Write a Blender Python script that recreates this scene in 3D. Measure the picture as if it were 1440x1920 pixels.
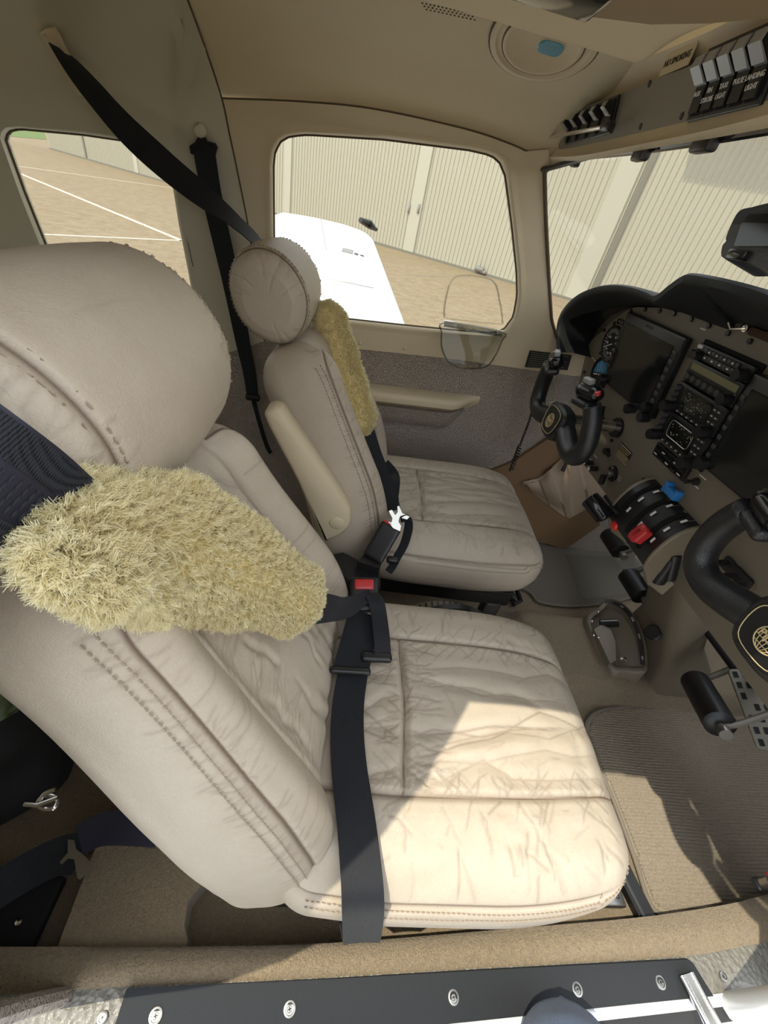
import bpy, math, random
import numpy as np
from mathutils import Vector, Matrix
from mathutils.bvhtree import BVHTree

for o in list(bpy.data.objects): bpy.data.objects.remove(o, do_unlink=True)
S = bpy.context.scene
COL = S.collection
rng = np.random.default_rng(7)

# ------------------------------------------------------------------ camera
# image frame 1440 x 1920; X forward (nose), Y to port, Z up, metres, z=0 cabin floor
FPX = 750.0
CAM = np.array([0.0, -.68, .98])
_d = np.array([495-720., 1920-960., FPX]); _d /= np.linalg.norm(_d)          # straight down, seen from the lens
_vx = ((720-495)*6560. - FPX**2)/960.
_X = np.array([6560., _vx, FPX]); _X /= np.linalg.norm(_X)
RM = np.array([_X, np.cross(-_d, _X), -_d])                                   # world axes in lens coordinates
cd = bpy.data.cameras.new('camera'); cam = bpy.data.objects.new('camera', cd); COL.objects.link(cam)
cd.sensor_fit = 'HORIZONTAL'; cd.sensor_width = 36; cd.lens = 36*FPX/1440; cd.clip_start = .01; cd.clip_end = 500
_r, _u, _b = RM[:, 0], -RM[:, 1], -RM[:, 2]
cam.matrix_world = Matrix(((_r[0], _u[0], _b[0], CAM[0]), (_r[1], _u[1], _b[1], CAM[1]), (_r[2], _u[2], _b[2], CAM[2]), (0, 0, 0, 1)))
S.camera = cam

# ------------------------------------------------------------------ light
SUN_TRAVEL = Vector((.50, .15, -1.0))
w = bpy.data.worlds.new('world'); S.world = w; w.use_nodes = True
bg = w.node_tree.nodes['Background']; bg.inputs[0].default_value = (.90, .95, 1.0, 1); bg.inputs[1].default_value = 1.0
sd = bpy.data.lights.new('sun', 'SUN'); sd.energy = 1.9; sd.angle = math.radians(.53); sd.color = (1, .93, .75)
sun = bpy.data.objects.new('sun', sd); COL.objects.link(sun); sun.location = (-4, -2, 9)
sun.rotation_euler = SUN_TRAVEL.to_track_quat('-Z', 'Y').to_euler()
vs = S.view_settings; vs.view_transform = 'Standard'; vs.look = 'None'; vs.gamma = 1; vs.use_curve_mapping = False; vs.exposure = 1.28
try:
    S.cycles.max_bounces = 10; S.cycles.transparent_max_bounces = 16; S.cycles.caustics_reflective = False; S.cycles.caustics_refractive = False
except Exception: pass

# ------------------------------------------------------------------ pixel -> ray -> surface
def ray(x, y): return RM @ np.array([x-720., y-960., FPX])
def onz(x, y, z): r = ray(x, y); return CAM + r*(z-CAM[2])/r[2]
def ony(x, y, Y): r = ray(x, y); return CAM + r*(Y-CAM[1])/r[1]
def onx(x, y, X): r = ray(x, y); return CAM + r*(X-CAM[0])/r[0]
def onplane(x, y, O, n):
    r = ray(x, y); n = np.asarray(n); return CAM + r*(((np.asarray(O)-CAM) @ n)/(r @ n))

# ------------------------------------------------------------------ mesh helpers
WM = {}
def setw(o, parent, M):
    if parent is not None:
        o.parent = parent; o.matrix_basis = WM[parent.name].inverted() @ M
    else: o.matrix_basis = M
    WM[o.name] = M
def nrm(a): a = np.asarray(a, float); return a/np.linalg.norm(a)
def frame(o, z, x):
    z = nrm(z); x = np.asarray(x, float); x = nrm(x - z*(x @ z)); y = np.cross(z, x)
    return Matrix(((x[0], y[0], z[0], o[0]), (x[1], y[1], z[1], o[1]), (x[2], y[2], z[2], o[2]), (0, 0, 0, 1)))
def xf(M, v): A = np.array(M); v = np.asarray(v, float); return v @ A[:3, :3].T + A[:3, 3]
def mesh(name, v, f, m=None, smooth=True, attr=None):
    me = bpy.data.meshes.new(name)
    if isinstance(f, np.ndarray):
        v = np.asarray(v, float); me.vertices.add(len(v)); me.vertices.foreach_set('co', v.ravel()); me.loops.add(f.size); me.loops.foreach_set('vertex_index', f.ravel().astype(np.int32)); me.polygons.add(len(f))
        me.polygons.foreach_set('loop_start', np.arange(0, f.size, f.shape[1], dtype=np.int32)); me.polygons.foreach_set('loop_total', np.full(len(f), f.shape[1], np.int32)); me.update(calc_edges=True)
    else:
        me.from_pydata(np.asarray(v, float).tolist(), [], [list(map(int, q)) for q in f]); me.validate(); me.update()
    if smooth is True: me.polygons.foreach_set('use_smooth', [True]*len(me.polygons))
    elif smooth:
        me.polygons.foreach_set('use_smooth', [True]*len(me.polygons)); me.set_sharp_from_angle(angle=math.radians(smooth))
    if m: me.materials.append(MAT[m] if isinstance(m, str) else m)
    if attr is not None:
        for k, a in attr.items():
            at = me.attributes.new(k, 'FLOAT', 'POINT'); at.data.foreach_set('value', np.asarray(a, float))
    return me
def link(name, me, parent=None, M=None, kind=None, label=None):
    o = bpy.data.objects.new(name, me); COL.objects.link(o); setw(o, parent, M or Matrix())
    if kind: o['kind'] = kind
    if label: o['label'] = label
    return o
def mk(name, vf, m, parent=None, smooth=40, kind=None, label=None, attr=None, M=None):
    return link(name, mesh(name, vf[0], vf[1], m, smooth, attr), parent, M, kind, label)
def tag(o, label, cat, group=None):
    o['label'] = label; o['category'] = cat
    if group: o['group'] = group
    return o
def thing(name, label, cat, loc, group=None):
    o = bpy.data.objects.new(name, None); COL.objects.link(o); o.empty_display_size = .02
    setw(o, None, Matrix.Translation(Vector(loc))); return tag(o, label, cat, group)
def join(*parts):
    V, F, n = [], [], 0
    for v, f in parts:
        v = np.asarray(v, float); V.append(v); F += [[i+n for i in q] for q in f]; n += len(v)
    return np.vstack(V), F
def T(vf, M): return xf(M, vf[0]), vf[1]
def spl(pts, n=8, closed=False):
    p = np.asarray(pts, float); k = len(p); out = []
    idx = range(k if closed else k-1)
    for i in idx:
        if closed: a, b, c, d = p[(i-1) % k], p[i], p[(i+1) % k], p[(i+2) % k]
        else: a, b, c, d = p[max(i-1, 0)], p[i], p[i+1], p[min(i+2, k-1)]
        for t in np.linspace(0, 1, n, endpoint=False):
            out.append(.5*((2*b)+(c-a)*t+(2*a-5*b+4*c-d)*t*t+(3*b-a-3*c+d)*t**3))
    if not closed: out.append(p[-1])
    return np.array(out)
def resample(p, n):
    p = np.asarray(p, float); s = np.r_[0, np.cumsum(np.linalg.norm(np.diff(p, axis=0), axis=1))]
    t = np.linspace(0, s[-1], n); return np.stack([np.interp(t, s, p[:, i]) for i in range(p.shape[1])], 1)
def tube(pts, r, n=8, caps=True, closed=False, sq=None):
    p = np.asarray(pts, float); k = len(p); r = np.broadcast_to(np.asarray(r, float), (k,)) if np.ndim(r) < 2 else r
    tg = np.gradient(p, axis=0) if not closed else np.roll(p, -1, 0)-np.roll(p, 1, 0)
    tg /= np.linalg.norm(tg, axis=1)[:, None]+1e-12
    a = np.array([0, 0, 1.]) if abs(tg[0][2]) < .9 else np.array([1., 0, 0])
    V = []
    for i in range(k):
        a = a - tg[i]*(a @ tg[i]); a /= np.linalg.norm(a)+1e-12; b = np.cross(tg[i], a)
        th = np.arange(n)*2*math.pi/n
        e1, e2 = (1, 1) if sq is None else sq
        V.append(p[i]+r[i]*(np.cos(th)[:, None]*a*e1+np.sin(th)[:, None]*b*e2))
    F = []
    for i in range(k if closed else k-1):
        j = (i+1) % k
        for q in range(n): F.append([i*n+q, i*n+(q+1) % n, j*n+(q+1) % n, j*n+q])
    if caps and not closed: F += [list(range(n))[::-1], [(k-1)*n+q for q in range(n)]]
    return np.vstack(V), F
def ribbon(pts, wdir, width, th=.0015, bow=0, nw=5):
    """strap: centre line, width directions (one or per point), real thickness"""
    p = np.asarray(pts, float); k = len(p); wd = np.broadcast_to(np.asarray(wdir, float), (k, 3)).copy()
    tg = np.gradient(p, axis=0); tg /= np.linalg.norm(tg, axis=1)[:, None]
    wd -= tg*np.sum(wd*tg, 1)[:, None]; wd /= np.linalg.norm(wd, axis=1)[:, None]
    n = np.cross(tg, wd); W = np.broadcast_to(np.asarray(width, float), (k,))
    u = np.linspace(-1, 1, nw)
    top = p[:, None]+wd[:, None]*(u[None, :, None]*W[:, None, None]/2)+n[:, None]*((th/2+bow*(1-u**2))[None, :, None])
    bot = p[:, None]+wd[:, None]*(u[None, ::-1, None]*W[:, None, None]/2)+n[:, None]*((-th/2+bow*(1-u**2))[None, :, None])
    L = np.concatenate([top, bot], 1); m = 2*nw; V = L.reshape(-1, 3); F = []
    for i in range(k-1):
        for q in range(m): F.append([i*m+q, i*m+(q+1) % m, (i+1)*m+(q+1) % m, (i+1)*m+q])
    F += [list(range(m))[::-1], [(k-1)*m+q for q in range(m)]]
    return V, F
def loft(loops, close=True, cap0=False, cap1=False):
    n = len(loops[0]); V = np.vstack(loops); F = []
    for i in range(len(loops)-1):
        for q in range(n if close else n-1):
            F.append([i*n+q, i*n+(q+1) % n, (i+1)*n+(q+1) % n, (i+1)*n+q])
    if cap0: F.append(list(range(n))[::-1])
    if cap1: F.append([(len(loops)-1)*n+q for q in range(n)])
    return V, F
def grid(fn, us, vs):
    V = np.array([fn(u, v) for u in us for v in vs], float); n = len(vs)
    return V, [[i*n+j, (i+1)*n+j, (i+1)*n+j+1, i*n+j+1] for i in range(len(us)-1) for j in range(n-1)]
def box(c, s, b=0.0):
    """bevelled box"""
    h = np.asarray(s, float)/2; c = np.asarray(c, float)
    if b <= 0:
        v = np.array([[x, y, z] for x in (-1, 1) for y in (-1, 1) for z in (-1, 1)])*h+c
        return v, [[0, 1, 3, 2], [4, 6, 7, 5], [0, 4, 5, 1], [2, 3, 7, 6], [0, 2, 6, 4], [1, 5, 7, 3]]
    b = min(b, h.min()*.98); L = []
    def ring(x, y, z, r):
        return [[sx*(x-r)+(r*cx), sy*(y-r)+(r*cy), z] for sx, sy, cs in ((1, 1, ((1, 0), (.707, .707), (0, 1))), (-1, 1, ((0, 1), (-.707, .707), (-1, 0))), (-1, -1, ((-1, 0), (-.707, -.707), (0, -1))), (1, -1, ((0, -1), (.707, -.707), (1, 0)))) for cx, cy in cs]
    k = b*.29
    for x, y, z, r in ((h[0]-b, h[1]-b, -h[2], 1e-4), (h[0]-k, h[1]-k, -h[2]+k, b*.8), (h[0], h[1], -h[2]+b, b), (h[0], h[1], h[2]-b, b), (h[0]-k, h[1]-k, h[2]-k, b*.8), (h[0]-b, h[1]-b, h[2], 1e-4)):
        L.append(np.array(ring(x, y, z, r))+c)
    return loft(L, True, True, True)
def lathe(prof, n=20, caps=True):
    L = [np.array([[r*math.cos(a), r*math.sin(a), h] for a in np.arange(n)*2*math.pi/n]) for r, h in prof]
    return loft(L, True, caps, caps)
def prism(out, d0, d1, bev=0):
    """outline (x,y) extruded along z"""
    o = np.asarray(out, float); L = []
    c = o.mean(0)
    def lay(sh, z):
        if sh:
            t = np.roll(o, -1, 0)-np.roll(o, 1, 0); nn = np.stack([t[:, 1], -t[:, 0]], 1); nn /= np.linalg.norm(nn, axis=1)[:, None]+1e-9
            A = .5*np.sum(o[:, 0]*np.roll(o[:, 1], -1)-np.roll(o[:, 0], -1)*o[:, 1])
            q = o-nn*sh*np.sign(A)
        else: q = o
        return np.c_[q, np.full(len(o), z)]
    if bev: L = [lay(bev, d0), lay(0, d0+bev), lay(0, d1-bev), lay(bev, d1)]
    else: L = [lay(0, d0), lay(0, d1)]
    return loft(L, True, True, True)
def rrect(w, h, r, n=5):
    o = []
    for cx, cy, a0 in ((w/2-r, h/2-r, 0), (-w/2+r, h/2-r, 90), (-w/2+r, -h/2+r, 180), (w/2-r, -h/2+r, 270)):
        for a in np.linspace(a0, a0+90, n): o.append([cx+r*math.cos(math.radians(a)), cy+r*math.sin(math.radians(a))])
    return np.array(o)
def circ(r, n=24, c=(0, 0)): a = np.arange(n)*2*math.pi/n; return np.c_[c[0]+r*np.cos(a), c[1]+r*np.sin(a)]
def rbox(size, r, step):
    """dense closed rounded box centred on 0, for sculpting"""
    h = np.asarray(size, float)/2
    N = [max(2, int(round(s/step))) for s in size]; keys = []
    for ax in range(3):
        a, b = (ax+1) % 3, (ax+2) % 3; I, J = np.meshgrid(np.arange(N[a]), np.arange(N[b]), indexing='ij'); I, J = I.ravel(), J.ravel()
        for side in (0, N[ax]):
            q = []
            for di, dj in ((0, 0), (1, 0), (1, 1), (0, 1)):
                t = [None]*3; t[ax] = np.full(len(I), side); t[a] = I+di; t[b] = J+dj; q.append((t[0]*4000+t[1])*4000+t[2])
            q = np.stack(q, 1); keys.append(q if side else q[:, ::-1])
    keys = np.vstack(keys); uq, inv = np.unique(keys.ravel(), return_inverse=True); F = inv.reshape(-1, 4)
    ijk = np.stack([uq//16000000, (uq//4000) % 4000, uq % 4000], 1); V = ijk/np.array(N)*2*h-h
    rr = np.minimum(r, h*.999)
    inner = np.clip(V, -(h-rr), h-rr); d = (V-inner)/rr; d /= np.linalg.norm(d, axis=1)[:, None]+1e-12
    return inner+d*rr, F
def smooth01(x): x = np.clip(x, 0, 1); return x*x*(3-2*x)
def segdist(P, A, B):
    d = B-A; t = np.clip(((P-A) @ d)/(d @ d+1e-12), 0, 1); return np.linalg.norm(P-(A+t[:, None]*d), axis=1), t
def textmesh(txt, size, m, ext=.0003, align='CENTER'):
    c = bpy.data.curves.new('lettering', 'FONT'); c.body = txt; c.size = size; c.extrude = ext; c.align_x = align; c.align_y = 'CENTER'; c.resolution_u = 3
    o = bpy.data.objects.new('lettering_tmp', c); COL.objects.link(o)
    dg = bpy.context.evaluated_depsgraph_get(); dg.update()
    me = bpy.data.meshes.new_from_object(o.evaluated_get(dg)); bpy.data.objects.remove(o, do_unlink=True); bpy.data.curves.remove(c)
    me.name = 'lettering'; me.materials.clear(); me.materials.append(MAT[m]); return me
def text(txt, size, m, M, parent, ext=.0003): return link('lettering', textmesh(txt, size, m, ext), parent, M)

# ------------------------------------------------------------------ materials
MAT = {}
def material(name, col, rough=.5, metal=0, bump=None, var=None, attr=None, spec=.5, sheen=0, coat=0, trans=0, alpha=None):
    """bump: list of (kind, scale, strength, distance[, stretch]); var: (scale, amount, colour2)"""
    m = bpy.data.materials.new(name); m.use_nodes = True; nt = m.node_tree; N, L = nt.nodes, nt.links
    b = N['Principled BSDF']; tc = N.new('ShaderNodeTexCoord')
    b.inputs['Roughness'].default_value = rough; b.inputs['Metallic'].default_value = metal; b.inputs['Specular IOR Level'].default_value = spec
    if sheen: b.inputs['Sheen Weight'].default_value = sheen; b.inputs['Sheen Roughness'].default_value = .6
    if coat: b.inputs['Coat Weight'].default_value = coat; b.inputs['Coat Roughness'].default_value = .08
    out = None
    rgb = N.new('ShaderNodeRGB'); rgb.outputs[0].default_value = (*col, 1); out = rgb.outputs[0]
    for v in (var or []):
        nz = N.new('ShaderNodeTexNoise'); nz.inputs['Scale'].default_value = v[0]; nz.inputs['Detail'].default_value = 5
        L.new(tc.outputs['Object'], nz.inputs['Vector'])
        rp = N.new('ShaderNodeMapRange'); rp.inputs[1].default_value = .38; rp.inputs[2].default_value = .66; rp.inputs[3].default_value = 0; rp.inputs[4].default_value = v[1]
        L.new(nz.outputs[0], rp.inputs[0]); mx = N.new('ShaderNodeMix'); mx.data_type = 'RGBA'
        L.new(rp.outputs[0], mx.inputs[0]); L.new(out, mx.inputs[6]); mx.inputs[7].default_value = (*v[2], 1); out = mx.outputs[2]
    if attr:
        at = N.new('ShaderNodeAttribute'); at.attribute_name = attr[0]; mx = N.new('ShaderNodeMix'); mx.data_type = 'RGBA'
        L.new(at.outputs['Fac'], mx.inputs[0]); L.new(out, mx.inputs[6]); mx.inputs[7].default_value = (*attr[1], 1); out = mx.outputs[2]
    L.new(out, b.inputs['Base Color'])
    nrmout = None
    for bp in (bump or []):
        kind, sc, st, dist = bp[:4]; vec = tc.outputs['Object']
        if len(bp) > 4:
            mp = N.new('ShaderNodeMapping'); mp.inputs['Scale'].default_value = bp[4]; L.new(vec, mp.inputs[0]); vec = mp.outputs[0]
        if kind == 'noise': t = N.new('ShaderNodeTexNoise'); t.inputs['Detail'].default_value = 4; o = t.outputs[0]
        elif kind == 'vor': t = N.new('ShaderNodeTexVoronoi'); o = t.outputs['Distance']
        elif kind == 'crack': t = N.new('ShaderNodeTexVoronoi'); t.feature = 'DISTANCE_TO_EDGE'; o = t.outputs['Distance']
        elif kind == 'wave': t = N.new('ShaderNodeTexWave'); t.inputs['Distortion'].default_value = 1.2; t.inputs['Detail'].default_value = 3; o = t.outputs[1]
        t.inputs['Scale'].default_value = sc; L.new(vec, t.inputs['Vector'])
        if kind == 'crack':
            r2 = N.new('ShaderNodeMapRange'); r2.inputs[2].default_value = .12; L.new(o, r2.inputs[0]); o = r2.outputs[0]
        bn = N.new('ShaderNodeBump'); bn.inputs['Strength'].default_value = st; bn.inputs['Distance'].default_value = dist
        L.new(o, bn.inputs['Height'])
        if nrmout: L.new(nrmout, bn.inputs['Normal'])
        nrmout = bn.outputs[0]
    if nrmout: L.new(nrmout, b.inputs['Normal'])
    if alpha is not None: b.inputs['Alpha'].default_value = alpha
    MAT[name] = m; return m
def glassmat(name, tint, refl=.06, rough=.02):
    m = bpy.data.materials.new(name); m.use_nodes = True; nt = m.node_tree; N, L = nt.nodes, nt.links
    N.remove(N['Principled BSDF']); tr = N.new('ShaderNodeBsdfTransparent'); tr.inputs[0].default_value = (*tint, 1)
    gl = N.new('ShaderNodeBsdfGlossy'); gl.inputs['Roughness'].default_value = rough
    fr = N.new('ShaderNodeFresnel'); fr.inputs[0].default_value = 1.3; mx = N.new('ShaderNodeMixShader')
    ml = N.new('ShaderNodeMath'); ml.operation = 'MULTIPLY'; ml.inputs[1].default_value = refl*10
    L.new(fr.outputs[0], ml.inputs[0]); L.new(ml.outputs[0], mx.inputs[0]); L.new(tr.outputs[0], mx.inputs[1]); L.new(gl.outputs[0], mx.inputs[2])
    L.new(mx.outputs[0], N['Material Output'].inputs[0]); MAT[name] = m
LEA = (.50, .43, .345)
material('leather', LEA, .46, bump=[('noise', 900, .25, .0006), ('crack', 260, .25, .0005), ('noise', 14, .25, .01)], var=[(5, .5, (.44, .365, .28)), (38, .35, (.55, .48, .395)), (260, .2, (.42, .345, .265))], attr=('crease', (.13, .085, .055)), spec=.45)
material('stitch', (.33, .26, .195), .8)
material('cream', (.68, .575, .40), .62, bump=[('noise', 700, .2, .0005)], var=[(3, .35, (.63, .53, .36)), (60, .15, (.72, .62, .45))])
material('cream_rear', (.62, .575, .44), .65, bump=[('noise', 700, .2, .0005)], var=[(3, .35, (.57, .525, .40))])
material('liner', (.70, .595, .41), .8, bump=[('noise', 500, .35, .0008), ('vor', 900, .3, .0005)], var=[(4, .4, (.64, .54, .365))])
material('duct_dark', (.30, .225, .13), .8)
material('seam', (.10, .07, .04), .8)
material('vinyl', (.43, .365, .31), .36, bump=[('crack', 150, .8, .004), ('noise', 420, .6, .002)], var=[(6, .5, (.35, .29, .245)), (2.2, .6, (.46, .40, .345))], spec=.6)
material('vinyl_pale', (.21, .20, .175), .36, bump=[('vor', 130, .7, .004), ('noise', 300, .5, .002)], var=[(130, .45, (.13, .12, .10))], spec=.6)
material('kick', (.20, .12, .06), .6, bump=[('noise', 500, .3, .001)])
material('carpet', (.27, .20, .115), .95, bump=[('noise', 330, 1, .004), ('noise', 900, .8, .002)], var=[(160, .8, (.17, .12, .07)), (9, .45, (.22, .165, .10)), (520, .6, (.36, .27, .165))], spec=.1, sheen=.3)
material('carpet_grey', (.15, .125, .095), .95, bump=[('noise', 330, 1, .004), ('noise', 900, .8, .002)], var=[(160, .8, (.10, .085, .065)), (520, .6, (.21, .175, .135))], spec=.1, sheen=.3)
material('mat_rib', (.30, .245, .175), .95, bump=[('wave', 26, .9, .003, (0, 2.0, 0)), ('noise', 420, 1, .003)], var=[(220, .8, (.19, .155, .115)), (620, .6, (.38, .32, .24))], spec=.1, sheen=.2)
material('mat_edge', (.20, .17, .135), .9, bump=[('noise', 600, .5, .001)])
material('heel', (.13, .115, .085), .5, bump=[('wave', 60, .4, .001)])
material('black', (.012, .012, .013), .38, bump=[('noise', 600, .25, .0004)], spec=.5)
material('black_matte', (.010, .010, .010), .8, spec=.2)
material('black_gloss', (.008, .008, .009), .12, spec=.5)
material('yoke_black', (.016, .017, .019), .30, bump=[('vor', 700, .5, .0006)], spec=.6)
material('glare_vinyl', (.017, .019, .021), .62, bump=[('noise', 500, .4, .0006)], var=[(30, .4, (.028, .03, .033))], spec=.35)
material('web', (.006, .007, .011), .62, bump=[('wave', 190, .5, .0007, (1, 1, 1)), ('noise', 900, .3, .0004)], spec=.35, sheen=.05)
material('web_blue', (.020, .020, .034), .6, bump=[('noise', 900, .3, .0004)], spec=.35)
material('panel', (.19, .165, .125), .55, bump=[('noise', 900, .2, .0003)], var=[(8, .3, (.165, .14, .105))])
material('plastic_tan', (.21, .175, .125), .42, bump=[('noise', 700, .3, .0005)], var=[(12, .3, (.18, .15, .105))])
material('plate_grey', (.23, .205, .165), .5, bump=[('noise', 900, .2, .0003)])
material('chrome', (.75, .74, .72), .18, 1)
material('steel', (.42, .41, .39), .35, 1, bump=[('noise', 120, .2, .0005)])
material('dark_steel', (.10, .10, .10), .4, .8)
material('white_print', (.80, .80, .76), .6)
material('gold_print', (.62, .50, .26), .5)
material('red_plastic', (.50, .03, .03), .35, spec=.5)
material('red_bright', (.75, .04, .03), .35)
material('blue_plastic', (.03, .20, .55), .35)
material('grey_button', (.05, .05, .05), .45)
material('rocker', (.30, .30, .285), .3, spec=.6)
material('screen', (.012, .013, .013), .10, spec=.6)
material('lcd', (.20, .19, .10), .35)
material('sky_glass', (.05, .27, .50), .15)
material('reflection_blue', (.10, .30, .42), .2)  # colour of the blue reflection painted into the air vent
material('pocket', (.34, .255, .18), .55, bump=[('noise', 500, .3, .0006)])
material('placard', (.02, .018, .015), .5)
material('white_paint', (.80, .81, .82), .25, var=[(14, .25, (.70, .71, .72))], coat=.3)
material('wing_white', (.72, .76, .79), .4, var=[(3, .35, (.66, .70, .73)), (40, .3, (.78, .81, .84))])
material('rubber_dark', (.014, .016, .020), .8, bump=[('noise', 300, .5, .001)])
material('pedal_grey', (.20, .185, .15), .5)
def woolmat():
    m = material('fleece', (.83, .735, .42), .95, var=[(34, .5, (.88, .81, .54)), (12, .5, (.78, .67, .35))], spec=.05, attr=('tip', (.97, .93, .72))); nt = m.node_tree; N, L = nt.nodes, nt.links
    b = N['Principled BSDF']; src = b.inputs['Base Color'].links[0].from_socket; t = N.new('ShaderNodeBsdfTranslucent'); mx = N.new('ShaderNodeMixShader'); mx.inputs[0].default_value = .42
    L.new(src, t.inputs[0]); L.new(b.outputs[0], mx.inputs[1]); L.new(t.outputs[0], mx.inputs[2]); L.new(mx.outputs[0], N['Material Output'].inputs[0])
woolmat()
material('hide', (.74, .62, .30), .95, spec=.05)
material('hangar', (.60, .575, .475), .5, var=[(.35, .25, (.56, .53, .43))])
material('hangar_pale', (.62, .60, .51), .55)
material('hangar_rib', (.27, .255, .215), .6)
material('ground', (.29, .23, .155), .9, bump=[('noise', 30, .3, .01)], var=[(.5, .7, (.33, .27, .185)), (2.5, .8, (.215, .165, .11)), (14, .7, (.36, .295, .21))], spec=.15)
material('ground_paint', (.72, .66, .55), .8, var=[(4, .4, (.52, .44, .34))])
material('grass', (.13, .20, .055), .95, var=[(.6, .6, (.19, .22, .09)), (8, .5, (.09, .15, .035))])
material('denim', (.05, .095, .20), .85, bump=[('wave', 260, .6, .001, (1, .3, .3)), ('noise', 700, .6, .001)], var=[(600, .7, (.10, .14, .22)), (24, .5, (.055, .09, .165))], sheen=.2)
material('shirt', (.10, .11, .13), .9)
material('skin', (.50, .30, .21), .5)
material('hair', (.05, .03, .02), .6)
material('green_cloth', (.075, .125, .015), .95, bump=[('noise', 500, .6, .002)], var=[(60, .6, (.11, .17, .03))], sheen=.3)
material('bag', (.008, .008, .009), .75, bump=[('noise', 300, .5, .002)])
material('brown_fur', (.06, .03, .015), .9, bump=[('noise', 200, .8, .004)])
glassmat('window_glass', (.76, .76, .74), .03)
glassmat('windscreen_glass', (.55, .55, .525), .010)
glassmat('clear_plastic', (.86, .86, .84), .10)
glassmat('clear_edge', (.62, .62, .58), .25)
# ================================================================== SETTING
_WZ = [0, .25, .45, .60, .75, .90, 1.0, 1.08, 1.13, 1.17, 1.20, 1.215]
_WY = [.52, .54, .56, .56, .545, .52, .49, .45, .39, .28, .10, -.06]
def WY(z): return np.interp(z, _WZ, _WY)
def onwall(x, y, off=0.0):
    r = ray(x, y); lo, hi = 0, 3/np.linalg.norm(r[:2])
    for _ in range(50):
        m = (lo+hi)/2; p = CAM+r*m
        if p[1] - (WY(p[2])+off) > 0: hi = m
        else: lo = m
    return CAM+r*lo
def wallloop(segs, n): return np.vstack([resample(s, n+1)[:-1] for s in segs])
def wl(px, off=0.0): return np.array([onwall(*q, off) for q in px])
PW_in = [[(530, 588), (517, 562), (512, 480), (511, 400), (510, 310), (513, 282), (524, 263)],
         [(524, 263), (541, 253), (575, 250), (720, 259), (880, 279), (924, 289), (940, 304)],
         [(940, 304), (950, 328), (962, 420), (971, 510), (972, 555), (965, 595), (948, 618)],
         [(948, 618), (930, 627), (880, 624), (750, 611), (650, 600), (560, 594), (530, 588)]]
PW_out = [[(497, 640), (485, 560), (468, 440), (445, 320), (416, 184)],
          [(416, 184), (560, 190), (700, 204), (870, 241), (960, 271), (1003, 294)],
          [(1003, 294), (1021, 316), (1023, 400), (1029, 520), (1034, 600), (1044, 632), (1064, 646), (1112, 654)],
          [(1112, 654), (1098, 708), (1018, 697), (840, 672), (668, 654), (497, 640)]]
RW_in = [[(95, 520), (83, 466), (40, 360), (4, 262)], [(4, 262), (8, 244), (30, 239), (150, 250), (253, 265), (302, 275)],
         [(302, 275), (318, 288), (322, 338), (335, 420), (352, 505), (360, 550)], [(360, 550), (350, 575), (240, 566), (110, 545), (95, 520)]]
RW_out = [[(-330, 800), (-330, 300), (-330, -90)], [(-330, -90), (0, -90), (330, -90)], [(330, -90), (352, 0), (385, 90), (416, 184), (445, 320), (468, 440), (497, 640)],
          [(497, 640), (300, 700), (0, 760), (-330, 800)]]
def bay(name, inn, out, m, n=26, rim=(14, 5)):
    a, b = wallloop(inn, n), wallloop(out, n)
    c = a.mean(0); L = [wl(b, .0)]
    for k in (.35, .7): L.append(wl(b*(1-k)+a*k))
    d = a-c; d = d/np.linalg.norm(d, axis=1)[:, None]
    L += [wl(a+d*rim[0]), wl(a+d*(rim[0]*.55), -.004), wl(a+d*rim[1], -.004), wl(a, .003)]
    e = L[-1].copy(); e[:, 1] += .022; L.append(e)
    return L, loft(L)
WINP, vf = bay('wall_left', PW_in, PW_out, 'cream')
wall_left = mk('wall_left', vf, 'cream', kind='structure', smooth=60)
def sides(px, m, name, r, parent, off=-.001):
    P = wl(spl(px, 6), off); return mk(name, tube(P, r, 6), m, parent)
WINR, vf = bay('wall', RW_in, RW_out, 'cream_rear')
mk('rear_side_panel', vf, 'cream_rear', wall_left, smooth=60)
# seams in the trim
sides([(352, 0), (385, 90), (416, 184), (430, 250), (445, 320), (468, 440), (497, 640)], 'seam', 'seam', .0016, wall_left)
sides([(416, 184), (560, 190), (700, 204), (870, 241), (960, 271), (1000, 291)], 'seam', 'seam', .0014, wall_left)
sides([(362, 500), (340, 395), (333, 340)], 'seam', 'seam', .0010, wall_left)
# lower side wall
def lw(x, z): return (x, WY(z)+.004+(.0 if x < .5 else .0), z)
mk('lower_wall_panel', grid(lw, np.linspace(-1.4, 1.25, 40), np.linspace(.0, .68, 26)), 'vinyl', wall_left, smooth=60)
# bead between cream and vinyl, screw heads
for px in [(675, 643), (759, 652), (928, 673)]:
    p = onwall(*px, -.001); mk('trim_screw', T(lathe([(0, .0035), (.004, .003), (.0062, .001), (.0065, 0)], 14, False), frame(p, (0, -1, .1), (1, 0, 0))), 'cream', wall_left)
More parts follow.
